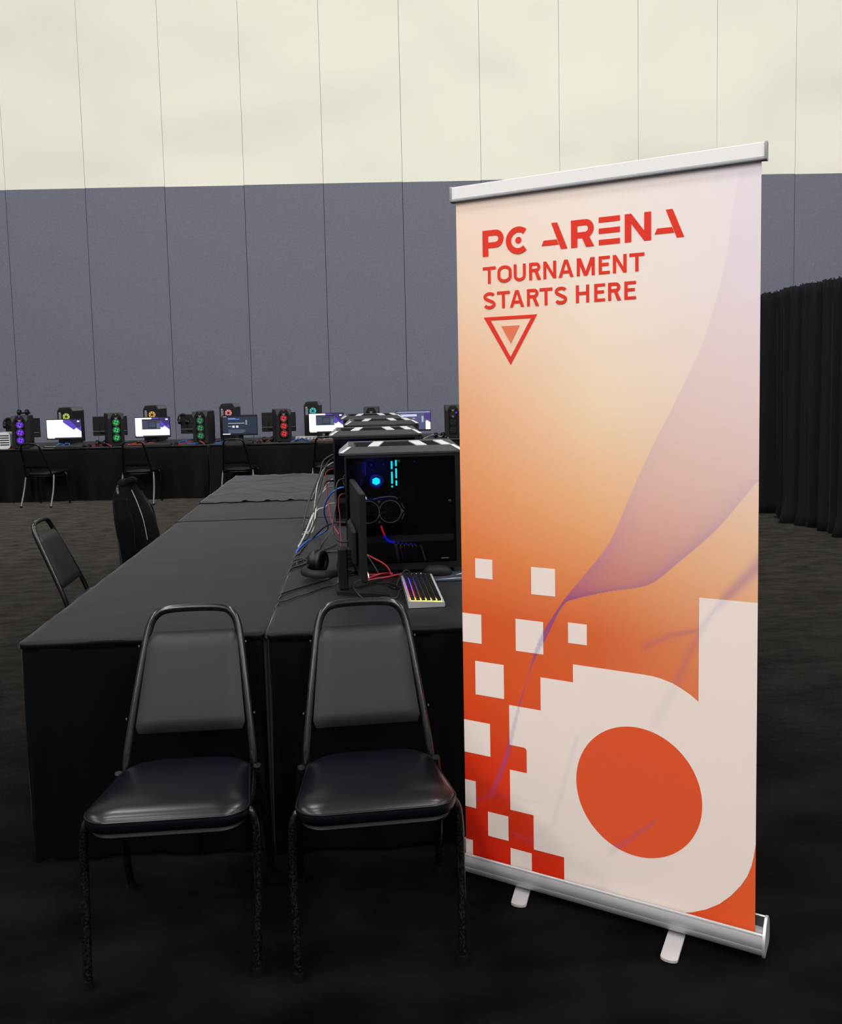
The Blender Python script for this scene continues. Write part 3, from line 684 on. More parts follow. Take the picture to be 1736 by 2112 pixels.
# ------------------------------------------------------------------ near towers
PCL, PCWd, PCH = 0.475, 0.23, 0.50
def make_tower():
    """tower with a glass side towards -Y; rear at -X, front at +X; origin under its near left corner"""
    t = thing('gaming_tower', '', 'computer')
    L, Wd, H = PCL, PCWd, PCH
    for fx in (0.03, L - 0.07):
        for fy in (0.02, Wd - 0.05): G().add(box(fx, fx + 0.04, fy, fy + 0.03, 0, 0.018)).build('foot', M_RUBBER, t)
    g = G()
    g.add(box(0, L, 0, Wd, 0.018, 0.045)); g.add(box(0, 0.006, 0.006, Wd, 0.045, H)); g.add(box(L - 0.02, L, 0, Wd, 0.045, H)); g.add(box(0.006, L - 0.02, Wd - 0.006, Wd, 0.045, H)); g.add(box(0.006, L - 0.02, 0, Wd - 0.006, H - 0.012, H))
    g.add(box(0, 0.006, 0, 0.006, 0.045, H)); g.build('case_body', M_BLACKM, t)
    gp = G().add(rbox(0.008, L - 0.022, -0.0045, -0.0005, 0.048, H - 0.014, 0.0008)).build('glass_panel', M_GLASS, t)
    for sx, sz in ((0.222, H - 0.03), (0.43, 0.30)):
        G().add(lathe([(0.007, 0), (0.007, -0.006), (0.004, -0.009)], 14, 'y'), T(sx, -0.0045, sz)).build('thumbscrew', M_DARK, gp, 40)
    G().add(box(0.39, 0.422, -0.0062, -0.0046, 0.060, 0.0625)).build('badge', M_SILVER, gp)
    # chamfered top cover
    def ring_z(x0, x1, y0, y1, z0, z1): return [(x0, y0, z0), (x1, y0, z0), (x1, y1, z1), (x0, y1, z1)]
    V = ring_z(-0.022, L + 0.022, -0.003, Wd + 0.003, H, H) + ring_z(-0.022, L + 0.022, -0.003, Wd + 0.003, H + 0.008, H + 0.008) + ring_z(0.018, L - 0.02, 0.036, Wd - 0.028, H + 0.030, H + 0.044) + ring_z(0.040, L - 0.045, 0.050, Wd - 0.055, H + 0.030, H + 0.041) + ring_z(0.040, L - 0.045, 0.050, Wd - 0.055, H + 0.024, H + 0.034)
    Fc = [(3, 2, 1, 0)]
    for k in range(4):
        for i in range(4): Fc.append((k * 4 + i, k * 4 + (i + 1) % 4, (k + 1) * 4 + (i + 1) % 4, (k + 1) * 4 + i))
    Fc.append((16, 17, 18, 19))
    tc = G().add((V, Fc)).build('top_cover', M_CASETOP, t)
    def tz_(y): return H + 0.030 + (y - 0.036) / (Wd - 0.064) * 0.014
    def plate(poly, h, th): return prism_var(poly, h, th)
    def prism_var(poly, hf, th):
        n = len(poly); V = [(x, y, hf(x, y)) for x, y in poly] + [(x, y, hf(x, y) + th) for x, y in poly]
        return V, [tuple(range(n - 1, -1, -1)), tuple(range(n, 2 * n))] + [(i, (i + 1) % n, n + (i + 1) % n, n + i) for i in range(n)]
    zf = lambda x, y: tz_(y) - 0.006
    for x0, x1, x2, x3 in ((0.045, 0.098, 0.125, 0.050), (0.142, 0.302, 0.275, 0.168), (0.345, 0.408, 0.380, 0.320)):
        G().add(prism_var([(x0, 0.051), (x1, 0.051), (x2, Wd - 0.056), (x3, Wd - 0.056)], zf, 0.003)).build('vent_mesh', M_MESH, tc)
    zs = lambda x, y: tz_(y) - 0.0055
    for x0, x1, x2, x3, m in ((0.098, 0.142, 0.168, 0.125, M_TRIMW), (0.302, 0.345, 0.320, 0.275, M_TRIMW), (0.408, 0.445, 0.418, 0.380, M_TRIMW)):
        G().add(prism_var([(x0, 0.050), (x1, 0.050), (x2, Wd - 0.055), (x3, Wd - 0.055)], zs, 0.0065)).build('trim_strip', m, tc)
    def cham(P, m):   # strip lying on a sloping corner of the cover, given as four points
        a, b, c, d = [Vector(p) for p in P]; n = (b - a).cross(d - a).normalized()
        if n.z < 0: n = -n
        V = [tuple(p + n * 0.0004) for p in (a, b, c, d)] + [tuple(p + n * 0.003) for p in (a, b, c, d)]
        G().add((V, [(3, 2, 1, 0), (4, 5, 6, 7), (0, 1, 5, 4), (1, 2, 6, 5), (2, 3, 7, 6), (3, 0, 4, 7)])).build('trim_strip', m, tc)
    cham([(-0.022, -0.003 + 0.03, H + 0.008), (0.018, 0.050, H + 0.0305), (0.018, Wd - 0.05, H + 0.0425), (-0.022, Wd - 0.03, H + 0.008)], M_TRIMG)
    cham([(-0.020, -0.002, H + 0.0085), (-0.005, -0.002, H + 0.0085), (0.030, 0.036, H + 0.030), (0.018, 0.036, H + 0.030)], M_TRIMW)
    cham([(L + 0.002, -0.002, H + 0.0085), (L + 0.021, -0.002, H + 0.0085), (L - 0.02, 0.036, H + 0.030), (L - 0.035, 0.036, H + 0.030)], M_TRIMW)
    G().add(rbox(L, L + 0.022, 0.004, Wd - 0.004, 0.03, H - 0.002, 0.004)).build('front_panel', M_DARK, t)
    # inside
    G().add(box(0.02, 0.30, 0.196, 0.20, 0.18, H - 0.02)).build('motherboard', mat('dark_board', (0.014, 0.014, 0.02), 0.7, spec=0.1), t)
    sh = G().add(box(0.008, L - 0.022, 0.02, Wd - 0.008, 0.046, 0.160)).build('power_supply_shroud', M_BLACK, t)
    G().add(box(0.012, L - 0.03, 0.0175, 0.0195, 0.130, 0.158)).build('shroud_edge', mat('shroud_grey', (0.055, 0.055, 0.06), 0.6), sh)
    co = G().add(lathe([(0.03, 0.196), (0.034, 0.15), (0.034, 0.125), (0.030, 0.12)], 20, 'y'), T(0.130, 0, 0.377)).build('cpu_cooler', M_BLACK, t, 40)
    hexp = [(0.130 + 0.0185 * math.cos(PI / 6 + k * PI / 3), 0.377 + 0.0165 * math.sin(PI / 6 + k * PI / 3)) for k in range(6)]
    G().add(prism(hexp, 0.114, 0.119, 'y')).build('pump_light', E_CYAN, co)
    G().add(ring(0.020, 0.0285, 0.1165, 0.119, 24, 'y', (0.130, 0, 0.377))).build('pump_halo', E_DBLUE, co)
    for k, (x, cuts) in enumerate(((0.199, ((0.345, 0.352), (0.361, 0.412), (0.424, 0.458))), (0.2175, ((0.352, 0.374), (0.384, 0.426), (0.436, 0.462))))):
        ms = G().add(box(x - 0.003, x + 0.003, 0.152, 0.195, 0.335, 0.470)).build('memory_stick', M_BLACK, t)
        for z0, z1 in cuts: G().add(box(x - 0.0035, x + 0.0035, 0.148, 0.1518, z0, z1)).build('light_bar', E_CYAN, ms)
    gc = G().add(rbox(0.012, 0.257, 0.075, 0.115, 0.198, 0.308, 0.006)).build('graphics_card', M_BLACK, t)
    for cx in (0.093, 0.185):
        fr = G().add(ring(0.0455, 0.0485, 0.0705, 0.076, 32, 'y', (cx, 0, 0.252))).build('fan_ring', M_TRIMW, gc, 40)
        g = G(); g.add(lathe([(0.017, 0.0742), (0.017, 0.071), (0.014, 0.070)], 16, 'y'), T(cx, 0, 0.252))
        for k in range(9):
            a = k * 2 * PI / 9; b = a + 0.45
            g.add(quad((cx + 0.016 * math.cos(a), 0.0742, 0.252 + 0.016 * math.sin(a)), (cx + 0.016 * math.cos(a + 0.3), 0.0715, 0.252 + 0.016 * math.sin(a + 0.3)), (cx + 0.044 * math.cos(b + 0.25), 0.0715, 0.252 + 0.044 * math.sin(b + 0.25)), (cx + 0.044 * math.cos(b), 0.0742, 0.252 + 0.044 * math.sin(b))))
        g.build('fan_rotor', M_DARK, fr)
    for zc, s in ((0.294, -1), (0.210, 1)):
        G().add(prism([(0.133, zc - s * 0.005), (0.145, zc - s * 0.005), (0.139, zc + s * 0.006)], 0.071, 0.0745, 'y')).build('card_emblem', M_TRIMW, gc)
    G().add(tube([(0.115, 0.074, 0.306), (0.14, 0.073, 0.313), (0.185, 0.073, 0.316), (0.207, 0.073, 0.313), (0.217, 0.074, 0.304)], 0.0022, 6)).build('card_trim', M_TRIMW, gc)
    for z0, z1 in ((0.286, 0.263), (0.218, 0.241)): G().add(tube([(0.234, 0.073, z0), (0.244, 0.073, z1)], 0.0018, 6)).build('card_trim', M_TRIMW, gc)
    G().add(prism([(0.234, 0.242), (0.244, 0.252), (0.234, 0.262)], 0.071, 0.0745, 'y')).build('card_emblem', M_TRIMW, gc)
    G().add(tube(spline([(0.145, 0.05, 0.195), (0.150, 0.03, 0.178), (0.157, 0.012, 0.164)], 4), 0.0035, 6)).build('lit_cable', E_RED, t, 60)
    G().add(tube(spline([(0.157, 0.010, 0.160), (0.165, 0.009, 0.147), (0.177, 0.009, 0.136), (0.198, 0.009, 0.131)], 4), 0.0045, 6)).build('lit_cable', E_BLUE, t, 60)
    for k in range(5):
        G().add(lathe([(0.002, 0.012), (0.0032, 0.0135), (0.002, 0.0165)], 8, 'y'), T(0.212 + k * 0.017, 0, 0.127 - 0.002 * k)).build('light_dot', E_BLUE, t)
    for x, z in ((0.112, 0.44), (0.165, 0.442), (0.30, 0.45)):
        G().add(lathe([(0.002, 0.19), (0.003, 0.191), (0.002, 0.195)], 8, 'y'), T(x, 0, z)).build('light_dot', E_BLUE, t)
    G().add(box(0.045, 0.085, 0.14, 0.195, 0.36, 0.46)).build('board_cover', M_BLACK, t)
    G().add(box(0.084, 0.0865, 0.142, 0.19, 0.40, 0.452)).build('cover_light', E_BLUE, t)
    return t
TW = make_tower()
PCS = [(-0.072, 3.530, 0.004, 'black glass-sided tower nearest the camera, with cyan lit memory inside'),
       (-0.157, 4.785, 0.0, 'second tower of the near row, its white-striped top showing behind the nearest tower'),
       (-0.092, 6.005, 0.0, 'third tower of the near row, white-striped top above the second tower'),
       (-0.142, 7.075, 0.0, 'farthest tower of the near row, its striped top standing highest in view')]
TW.location = (PCS[0][0], PCS[0][1], TH + 0.002); TW.rotation_euler.z = PCS[0][2]; tag(TW, PCS[0][3], 'computer', 'towers in the near row')
for x, y, r, lab in PCS[1:]:
    c = copy_tree(TW); c.location = (x, y, TH + 0.002); c.rotation_euler.z = r; tag(c, lab, 'computer', 'towers in the near row')

def led(x, y, z, col, e):
    l = bpy.data.lights.new('case_led', 'POINT'); l.energy = e; l.color = col; l.shadow_soft_size = 0.02
    o = bpy.data.objects.new('case_led', l); C.objects.link(o); o.location = (x, y, z)
for x, y, r, lab in PCS[:2]: led(x + 0.11, y + 0.10, TH + 0.43, (0.05, 0.08, 1.0), 0.45)
# ------------------------------------------------------------------ monitors
def make_monitor(label, loc, rz, content, w_=0.50, h_=0.29, zb=0.10, group=None):
    """screen towards -Y; origin under the panel on the table"""
    t = thing('monitor', label, 'monitor', loc, rz, group)
    pn = G().add(rbox(-w_ / 2, w_ / 2, 0, 0.022, zb, zb + h_, 0.004)).build('panel', M_BLACKM, t)
    G().add(rbox(-w_ * 0.30, w_ * 0.30, 0.021, 0.042, zb + h_ * 0.12, zb + h_ * 0.55, 0.012)).build('back_housing', M_BLACKM, t)
    g = G()
    if content:
        x0, x1, z0, z1 = -w_ / 2 + 0.008, w_ / 2 - 0.008, zb + 0.022, zb + h_ - 0.009
        for k, (poly, col) in enumerate(content):
            y = -0.0006 - 0.0004 * k
            g.add(([(x0 + (x1 - x0) * px, y, z0 + (z1 - z0) * pz) for px, pz in poly], [tuple(range(len(poly)))]), col=col)
        g.build('screen', M_SCREEN, pn)
    else:
        g.add(quad((-w_ / 2 + 0.008, -0.0006, zb + 0.022), (w_ / 2 - 0.008, -0.0006, zb + 0.022), (w_ / 2 - 0.008, -0.0006, zb + h_ - 0.009), (-w_ / 2 + 0.008, -0.0006, zb + h_ - 0.009))); g.build('screen', M_BLACK, pn)
    G().add(rbox(-0.03, 0.03, 0.055, 0.09, 0.012, zb + h_ * 0.27, 0.005)).build('stand_neck', M_BLACKM, t)
    G().add(rbox(-0.025, 0.025, 0.040, 0.058, zb + h_ * 0.14, zb + h_ * 0.26, 0.003)).build('hinge', M_BLACKM, t)
    bs = [(-0.14, -0.085), (-0.125, -0.09), (0, 0.035), (0.125, -0.09), (0.14, -0.085), (0.045, 0.10), (-0.045, 0.10)]
    G().add(prism(bs, 0.0, 0.012)).build('base', M_BLACKM, t)
    return t
def RR(x0, x1, z0, z1): return [(x0, z0), (x1, z0), (x1, z1), (x0, z1)]
c_ = lambda *a: lin(a)
WHITE_S = (1.15, 1.15, 1.25)
def content_white(window=False):
    L = [(RR(0, 1, 0, 1), WHITE_S), ([(0.48, 1), (1, 1), (1, 0.34), (0.86, 0.54), (0.78, 0.44), (0.48, 0.86)], c_(92, 72, 190)), ([(0.66, 1), (1, 1), (1, 0.62), (0.9, 0.55)], c_(58, 48, 110)), (RR(0.89, 0.96, 0.86, 0.94), (0.9, 0.9, 0.95)), (RR(0.0, 1, -0.02, 0.03), c_(50, 52, 70)), (RR(0.02, 0.22, -0.02, 0.02), (0.9, 0.9, 0.95))]
    if window: L += [(RR(0.20, 0.74, 0.36, 0.92), c_(62, 72, 92)), (RR(0.20, 0.74, 0.86, 0.92), c_(24, 26, 34)), (RR(0.38, 0.62, 0.42, 0.8), c_(40, 44, 60)), (RR(0.63, 0.72, 0.4, 0.7), c_(86, 104, 130))] + [(RR(0.40, 0.60, 0.5 + 0.07 * k, 0.515 + 0.07 * k), c_(120, 130, 150)) for k in range(4)]
    return L
def content_dark(purple=False):
    L = [(RR(0, 1, 0, 1), c_(38, 48, 66)), (RR(0, 1, 0.93, 1), c_(20, 24, 34)), (RR(0.16, 0.5, 0.78, 0.84), c_(60, 110, 190)), (RR(0.16, 0.38, 0.84, 0.87), c_(150, 170, 200)), (RR(0.16, 0.64, 0.57, 0.60), c_(190, 195, 205)), (RR(0.28, 0.35, 0.34, 0.46), c_(215, 218, 225)), (RR(0.39, 0.46, 0.34, 0.46), c_(215, 218, 225)), (RR(0.16, 0.26, 0.40, 0.43), c_(160, 165, 180)), (RR(0.16, 0.66, 0.20, 0.22), c_(130, 140, 160)), (RR(0.16, 0.66, 0.13, 0.15), c_(120, 130, 150)), (RR(0.16, 0.60, 0.06, 0.08), c_(120, 130, 150)), (RR(0.67, 0.72, 0.5, 0.76), c_(130, 140, 155)), (RR(0.0, 0.22, -0.03, 0.02), (0.85, 0.85, 0.9)), (RR(0.02, 0.12, 0.94, 0.97), c_(170, 175, 190))]
    if purple: L = [(RR(0, 1, 0, 1), c_(84, 86, 124)), (RR(0, 1, 0.93, 1), c_(150, 155, 190)), (RR(0.10, 0.6, 0.72, 0.84), c_(210, 214, 245)), (RR(0.2, 0.55, 0.6, 0.64), c_(190, 195, 225)), (RR(0.74, 0.8, 0.4, 0.74), c_(170, 175, 200)), ([(0.86, 0.0), (1, 0.0), (1, 0.38), (0.9, 0.5), (0.86, 0.46)], WHITE_S), ([(0.82, 0.62), (1, 0.5), (1, 0.9), (0.82, 0.9)], c_(74, 60, 130))]
    return L
# near monitor, seen almost edge-on (screen faces the players' side)
make_monitor('black monitor seen edge-on in front of the nearest tower', (-0.012, 3.265, TH + 0.002), math.radians(94.9), content_dark(), w_=0.485, h_=0.322, zb=0.084)

# ------------------------------------------------------------------ keyboard, mouse, headset
def make_keyboard(label, loc, rz, glow, group=None, w_=0.44, d_=0.132):
    """long side along X, user side at -Y"""
    t = thing('keyboard', label, 'keyboard', loc, rz, group)
    base = [(-d_ / 2, 0.0), (d_ / 2, 0.0), (d_ / 2, 0.024), (-d_ / 2, 0.016), (-d_ / 2 - 0.002, 0.008)]
    G().add(prism(base, -w_ / 2, w_ / 2, 'x')).build('base', mat('keyboard_silver', (0.34, 0.34, 0.36), 0.4) if glow == 'rainbow' else M_DARK, t)
    rows = 6; nk = 18
    g = G(); kp = (w_ - 0.02) / nk; rp = (d_ - 0.016) / rows
    def zt(y): return 0.0165 + (y + d_ / 2) / d_ * 0.008
    for r in range(rows):
        y0 = -d_ / 2 + 0.008 + r * rp
        for k in range(nk):
            x0 = -w_ / 2 + 0.01 + k * kp
            u, v = k / (nk - 1), r / (rows - 1)
            if glow == 'rainbow':   # user is at -Y, far end (screen) +Y
                stops = [(0, (1.0, .55, .05)), (0.12, (1.0, .18, .05)), (0.3, (1.0, .05, .35)), (0.5, (.6, .03, .95)), (0.75, (.10, .05, 1.0)), (1, (.08, .08, .6))]
                alt = [(0, (.85, .75, .05)), (0.12, (.8, .6, .1)), (0.35, (.25, .7, .1)), (0.6, (.05, .6, .35)), (0.8, (.05, .25, .8)), (1, (.05, .15, .5))]
                def ev(st):
                    for (a, ca), (b, cb) in zip(st, st[1:]):
                        if a <= u <= b: q = (u - a) / (b - a); return [ca[i] + (cb[i] - ca[i]) * q for i in range(3)]
                    return st[-1][1]
                c0, c1 = ev(stops), ev(alt); m = min(1, (1 - v) * 0.95)
                c = [c0[i] * (1 - m) + c1[i] * m for i in range(3)]
                s = (1.8 if u < 0.07 else 0.9 if v > 0.8 and u < 0.85 else 0.5 if v > 0.6 and u < .85 else 0.05) ; c = [x * s for x in c]
            else: c = glow or (0, 0, 0)
            zc = zt(y0); g.add(quad((x0, y0, zc), (x0 + kp, y0, zc), (x0 + kp, y0 + rp, zt(y0 + rp)), (x0, y0 + rp, zt(y0 + rp))), col=tuple(c))
    g.build('backlight', M_KEYGLOW, t)
    for r in range(rows):
        gr = G(); y0 = -d_ / 2 + 0.008 + r * rp
        for k in range(nk):
            x0 = -w_ / 2 + 0.01 + k * kp; z0 = zt(y0) + 0.002; gx, gy = kp * 0.09, rp * 0.10
            V = [(x0 + gx, y0 + gy, z0), (x0 + kp - gx, y0 + gy, z0), (x0 + kp - gx, y0 + rp - gy, z0), (x0 + gx, y0 + rp - gy, z0)]
            V += [(x0 + 2.4 * gx, y0 + 2 * gy, z0 + 0.007), (x0 + kp - 2.4 * gx, y0 + 2 * gy, z0 + 0.007), (x0 + kp - 2.4 * gx, y0 + rp - 2.2 * gy, z0 + 0.0075), (x0 + 2.4 * gx, y0 + rp - 2.2 * gy, z0 + 0.0075)]
            gr.add((V, [(3, 2, 1, 0), (4, 5, 6, 7), (0, 1, 5, 4), (1, 2, 6, 5), (2, 3, 7, 6), (3, 0, 4, 7)]))
        o = gr.build('key_row', M_BLACK, t); o['kind'] = 'stuff'
    return t
make_keyboard('rainbow backlit keyboard with silver edge lying near the banner', (0.209, 3.205, TH + 0.002), math.radians(91), 'rainbow', w_=0.46, d_=0.128)
def make_mouse(label, loc, rz, light=None, group=None):
    t = thing('mouse', label, 'mouse', loc, rz, group)
    V = []; Fc = []; n = 20; lev = [(0.0, 1.0), (0.25, 1.02), (0.5, 0.95), (0.72, 0.8), (0.88, 0.58), (0.97, 0.3), (1.0, 0.05)]
    for h, s in lev:
        for k in range(n):
            a = 2 * PI * k / n; V.append((0.031 * s * math.cos(a) * (1 - 0.1 * math.sin(a)), 0.060 * s * math.sin(a) + 0.008 * h, 0.002 + 0.038 * h))
    for L in range(len(lev) - 1):
        for k in range(n): Fc.append((L * n + k, L * n + (k + 1) % n, (L + 1) * n + (k + 1) % n, (L + 1) * n + k))
    Fc += [tuple(range(n - 1, -1, -1)), tuple((len(lev) - 1) * n + k for k in range(n))]
    G().add((V, Fc)).build('shell', M_BLACKM, t, 60)
    G().add(lathe([(0.006, -0.004), (0.009, -0.003), (0.009, 0.003), (0.006, 0.004)], 14, 'x'), T(0, 0.035, 0.033)).build('scroll_wheel', light or M_DARK, t, 40)
    return t
make_mouse('black mouse resting on the patterned pad beside the banner', (0.298, 3.475, TH + 0.006), math.radians(96))
# mouse pad with light printed streaks
pad = thing('mouse_pad', 'dark mouse pad with pale printed streaks under the black mouse', 'mouse pad', (0.30, 3.44, TH + 0.002), 0)
G().add(prism(rrect(-0.150, 0.14, -0.075, 0.082, 0.012, 4), 0.0, 0.003)).build('mat', mat('pad_navy', (0.012, 0.016, 0.03), 0.7), pad)
Mst = mat('pad_print_pale', (0.35, 0.5, 0.5), 0.7)
for poly in ([(-0.145, 0.058), (-0.06, 0.062), (0.06, 0.078), (0.02, 0.080), (-0.145, 0.072)], [(0.07, 0.02), (0.138, 0.05), (0.138, 0.064), (0.09, 0.04)], [(-0.02, -0.055), (0.05, -0.035), (0.11, -0.04), (0.05, -0.046)], [(0.10, -0.01), (0.115, 0.04), (0.12, 0.04), (0.108, -0.01)]):
    G().add(prism(poly, 0.0031, 0.0035)).build('print_streak', Mst, pad)
def make_headset(label, loc, rz, upright=False, light=None, s=1.0, group=None):
    t = thing('headset', label, 'headset', loc, rz, group)
    Mx = T(0, 0, 0.0, rx=0, s=s) if not upright else T(0, 0, 0.0, rx=PI / 2, s=s)
    
    # lying: headband arc in the XY plane, cups at its ends
    band = [(0.085 * math.cos(math.radians(a)), 0.105 * math.sin(math.radians(a)), 0.034) for a in range(-10, 191, 10)]
    G().add(tube([Vector(p) for p in band], 0.011, 8, flat=1.5), Mx).build('headband', M_BLACKM, t, 60)
    for sx in (-1, 1):
        cup = G().add(lathe([(0.030, -0.026), (0.044, -0.020), (0.047, -0.006), (0.046, 0.008), (0.038, 0.016), (0.016, 0.019)], 22, 'x'), Mx @ T(sx * 0.072, -0.028, 0.050, rz=0 if sx > 0 else PI)).build('ear_cup', M_BLACK, t, 60)
        G().add(tube([(0.04 * math.cos(a), 0, 0) for a in ()] or [Vector((-0.024, 0.034 * math.cos(k * PI / 10), 0.034 * math.sin(k * PI / 10))) for k in range(20)], 0.011, 8, closed=True), Mx @ T(sx * 0.072, -0.028, 0.050, rz=0 if sx > 0 else PI)).build('ear_cushion', M_VINYLB, cup, 60)
        if light: G().add(lathe([(0.012, 0.018), (0.012, 0.0205), (0.004, 0.021)], 14, 'x'), Mx @ T(sx * 0.072, -0.028, 0.050, rz=0 if sx > 0 else PI)).build('logo_light', light, cup)
    return t
make_headset('black headset lying among the cables behind the near monitor', (-0.148, 3.520, TH + 0.001), math.radians(152), s=1.12)

# ------------------------------------------------------------------ cables at the near row
M_CB = mat('cable_black', (0.012, 0.012, 0.012), 0.5); M_CW = mat('cable_white', (0.36, 0.36, 0.36), 0.5); M_CR = mat('cable_red', (0.42, 0.02, 0.025), 0.5); M_CBL = mat('cable_blue', (0.015, 0.12, 0.55), 0.5)
M_CRD = mat('cable_dark_red', (0.20, 0.012, 0.02), 0.5)
M_CG = mat('cable_grey', (0.12, 0.12, 0.12), 0.5)
CAB = [
 ('blue network cable looping from the nearest tower down to the table', M_CBL, 0.0036, [(-.08, 3.7, 1.096), (-.103, 3.7, 1.092), (-.137, 3.72, 1.068), (-.163, 3.78, 1.023), (-.177, 3.88, .962), (-.171, 4.1, .867), (-.19, 4.3, .808), (-.248, 4.471, .75), (-.286, 4.356, .75), (-.317, 4.154, .75)]),
 ('white cable arching lowest out of the second tower', M_CW, 0.0042, [(-.168, 4.9, 1.004), (-.209, 4.9, .962), (-.238, 4.85, .927), (-.261, 4.8, .875), (-.274, 4.7, .831), (-.289, 4.5, .805), (-.3, 4.3, .785)]),
 ('long white cable hanging highest behind the second tower', M_CW, 0.0042, [(-.165, 5.0, 1.09), (-.216, 5, 1.056), (-.248, 5, 1.001), (-.262, 4.95, .952), (-.271, 4.9, .885), (-.276, 4.8, .839), (-.287, 4.6, .812), (-.31, 4.4, .76)]),
 ('short white cable curling beside the red one', M_CW, 0.0042, [(-.167, 4.9, .961), (-.196, 4.88, .958), (-.228, 4.85, .933), (-.248, 4.8, .898), (-.258, 4.75, .87), (-.275, 4.6, .76)]),
 ('white plug lead near the table behind the second tower', M_CW, 0.0042, [(-.16, 4.85, .871), (-.191, 4.84, .867), (-.22, 4.8, .854), (-.259, 4.75, .843), (-.29, 4.65, .755)]),
 ('red cable hanging straight behind the second tower', M_CRD, 0.0036, [(-.165, 4.92, 1.06), (-.206, 4.9, 1.041), (-.202, 4.88, .995), (-.202, 4.86, .937), (-.196, 4.82, .882), (-.184, 4.75, .82), (-.163, 4.6, .784), (-.132, 4.5, .752)]),
 ('dark red cable running down the rear of the nearest tower', M_CRD, 0.0024, [(-.075, 3.62, 1.079), (-.097, 3.6, 1.073), (-.103, 3.6, 1.037), (-.098, 3.58, .986), (-.098, 3.56, .936), (-.094, 3.5, .902), (-.1, 3.4, .80), (-.11, 3.36, .753)]),
 ('black cable from the nearest tower to the edge-on monitor', M_CB, 0.0036, [(-.075, 3.65, 1.138), (-.101, 3.64, 1.131), (-.112, 3.62, 1.098), (-.114, 3.6, 1.038), (-.125, 3.55, .983), (-.127, 3.5, .938), (-.107, 3.45, .912), (-.075, 3.38, .916), (-.045, 3.32, .937)]),
 ('black cable sagging from the nearest tower across the blue one', M_CB, 0.004, [(-.078, 3.72, .939), (-.133, 3.9, .911), (-.196, 4.2, .841), (-.263, 4.427, .75), (-.299, 4.146, .75), (-.307, 4.016, .75)]),
 ('black cable crossing the table edge behind the headset', M_CB, 0.0035, [(-.164, 4.4, .806), (-.183, 4.35, .772), (-.211, 4.239, .75), (-.226, 4.027, .75), (-.277, 3.888, .75), (-.313, 3.802, .75)]),
 ('coiled black cable lying left of the headset', M_CB, 0.0045, [(-.112, 4.02, .755), (-.167, 4.041, .75), (-.226, 4.014, .75), (-.277, 3.888, .752), (-.268, 3.793, .752), (-.29, 3.74, .752), (-.30, 3.80, .756), (-.27, 3.85, .757), (-.255, 3.78, .757), (-.311, 3.712, .75)]),
 ('thick black cable running from the monitor to the table seam', M_CB, 0.0042, [(-.045, 3.2, .84), (-.079, 3.35, .804), (-.149, 3.45, .755), (-.229, 3.37, .75), (-.284, 3.302, .75), (-.322, 3.24, .75)]),
 ('thin black audio cable with inline control in front of the headset', M_CB, 0.0026, [(-.045, 3.2, .825), (-.078, 3.28, .796), (-.115, 3.35, .755), (-.163, 3.325, .75), (-.219, 3.24, .75), (-.257, 3.205, .75), (-.281, 3.161, .75), (-.316, 3.126, .75)]),
 ('black cable fanning out highest on the left behind the second tower', M_CB, 0.005, [(-.165, 5, 1.135), (-.22, 5, 1.1), (-.238, 4.95, 1.043), (-.262, 4.9, .982), (-.3, 4.8, .90), (-.335, 4.7, .76)]),
 ('black cable hanging beside the long white cable', M_CB, 0.005, [(-.16, 5, 1.117), (-.2, 4.95, 1.085), (-.232, 4.9, .994), (-.261, 4.8, .875), (-.257, 4.7, .818), (-.291, 4.4, .76)]),
 ('black cable bulging out behind the red cable', M_CB, 0.005, [(-.16, 4.9, .992), (-.206, 4.85, .992), (-.229, 4.8, .945), (-.252, 4.75, .893), (-.295, 4.7, .80), (-.33, 4.6, .76)]),
 ('flat black cable with plug lying on the table behind the headset', M_CB, 0.0038, [(-.137, 4.225, .75), (-.18, 4.123, .75), (-.226, 4.027, .752), (-.277, 3.9, .754)]),
 ('red braided cable rising from the keyboard towards the tower', M_CR, 0.0042, [(.002, 3.50, .842), (.028, 3.5, .827), (.075, 3.5, .799), (.096, 3.5, .776), (.109, 3.493, .752), (.146, 3.457, .752)]),
 ('uppermost of the red braided cables lying on the table', M_CR, 0.0042, [(.005, 3.515, .752), (.04, 3.512, .752), (.093, 3.508, .752), (.117, 3.485, .752), (.142, 3.458, .757)]),
 ('middle red braided cable bending across the table', M_CR, 0.004, [(.008, 3.443, .752), (.039, 3.49, .752), (.075, 3.505, .757), (.113, 3.495, .757)]),
 ('lowest red braided cable on the table below the others', M_CR, 0.004, [(.008, 3.405, .752), (.046, 3.436, .752), (.09, 3.457, .752), (.138, 3.463, .760)]),
 ('black keyboard cord looping up beside the far keyboard corner', M_CB, 0.003, [(.18, 3.44, .775), (.160, 3.42, .785), (.135, 3.36, .77), (.112, 3.27, .75), (.094, 3.308, .75), (.111, 3.323, .752), (.12, 3.26, .752), (.141, 3.235, .755)]),
 ('black cord running straight from the monitor foot to the keyboard', M_CB, 0.003, [(.012, 3.376, .75), (.066, 3.358, .75), (.102, 3.307, .757), (.138, 3.232, .757)]),
 ('black cord making a wide loop on the table in front of the monitor foot', M_CB, 0.003, [(.003, 3.369, .765), (-.03, 3.347, .766), (-.045, 3.244, .766), (-.014, 3.12, .755), (.021, 3.10, .75), (.064, 3.135, .75), (.111, 3.115, .75), (.128, 3.217, .752), (.143, 3.225, .757)]),
 ('thin grey wire falling to the table right of the monitor', M_CG, 0.002, [(.002, 3.48, .85), (.027, 3.49, .811), (.048, 3.5, .771), (.058, 3.505, .75)]),
]
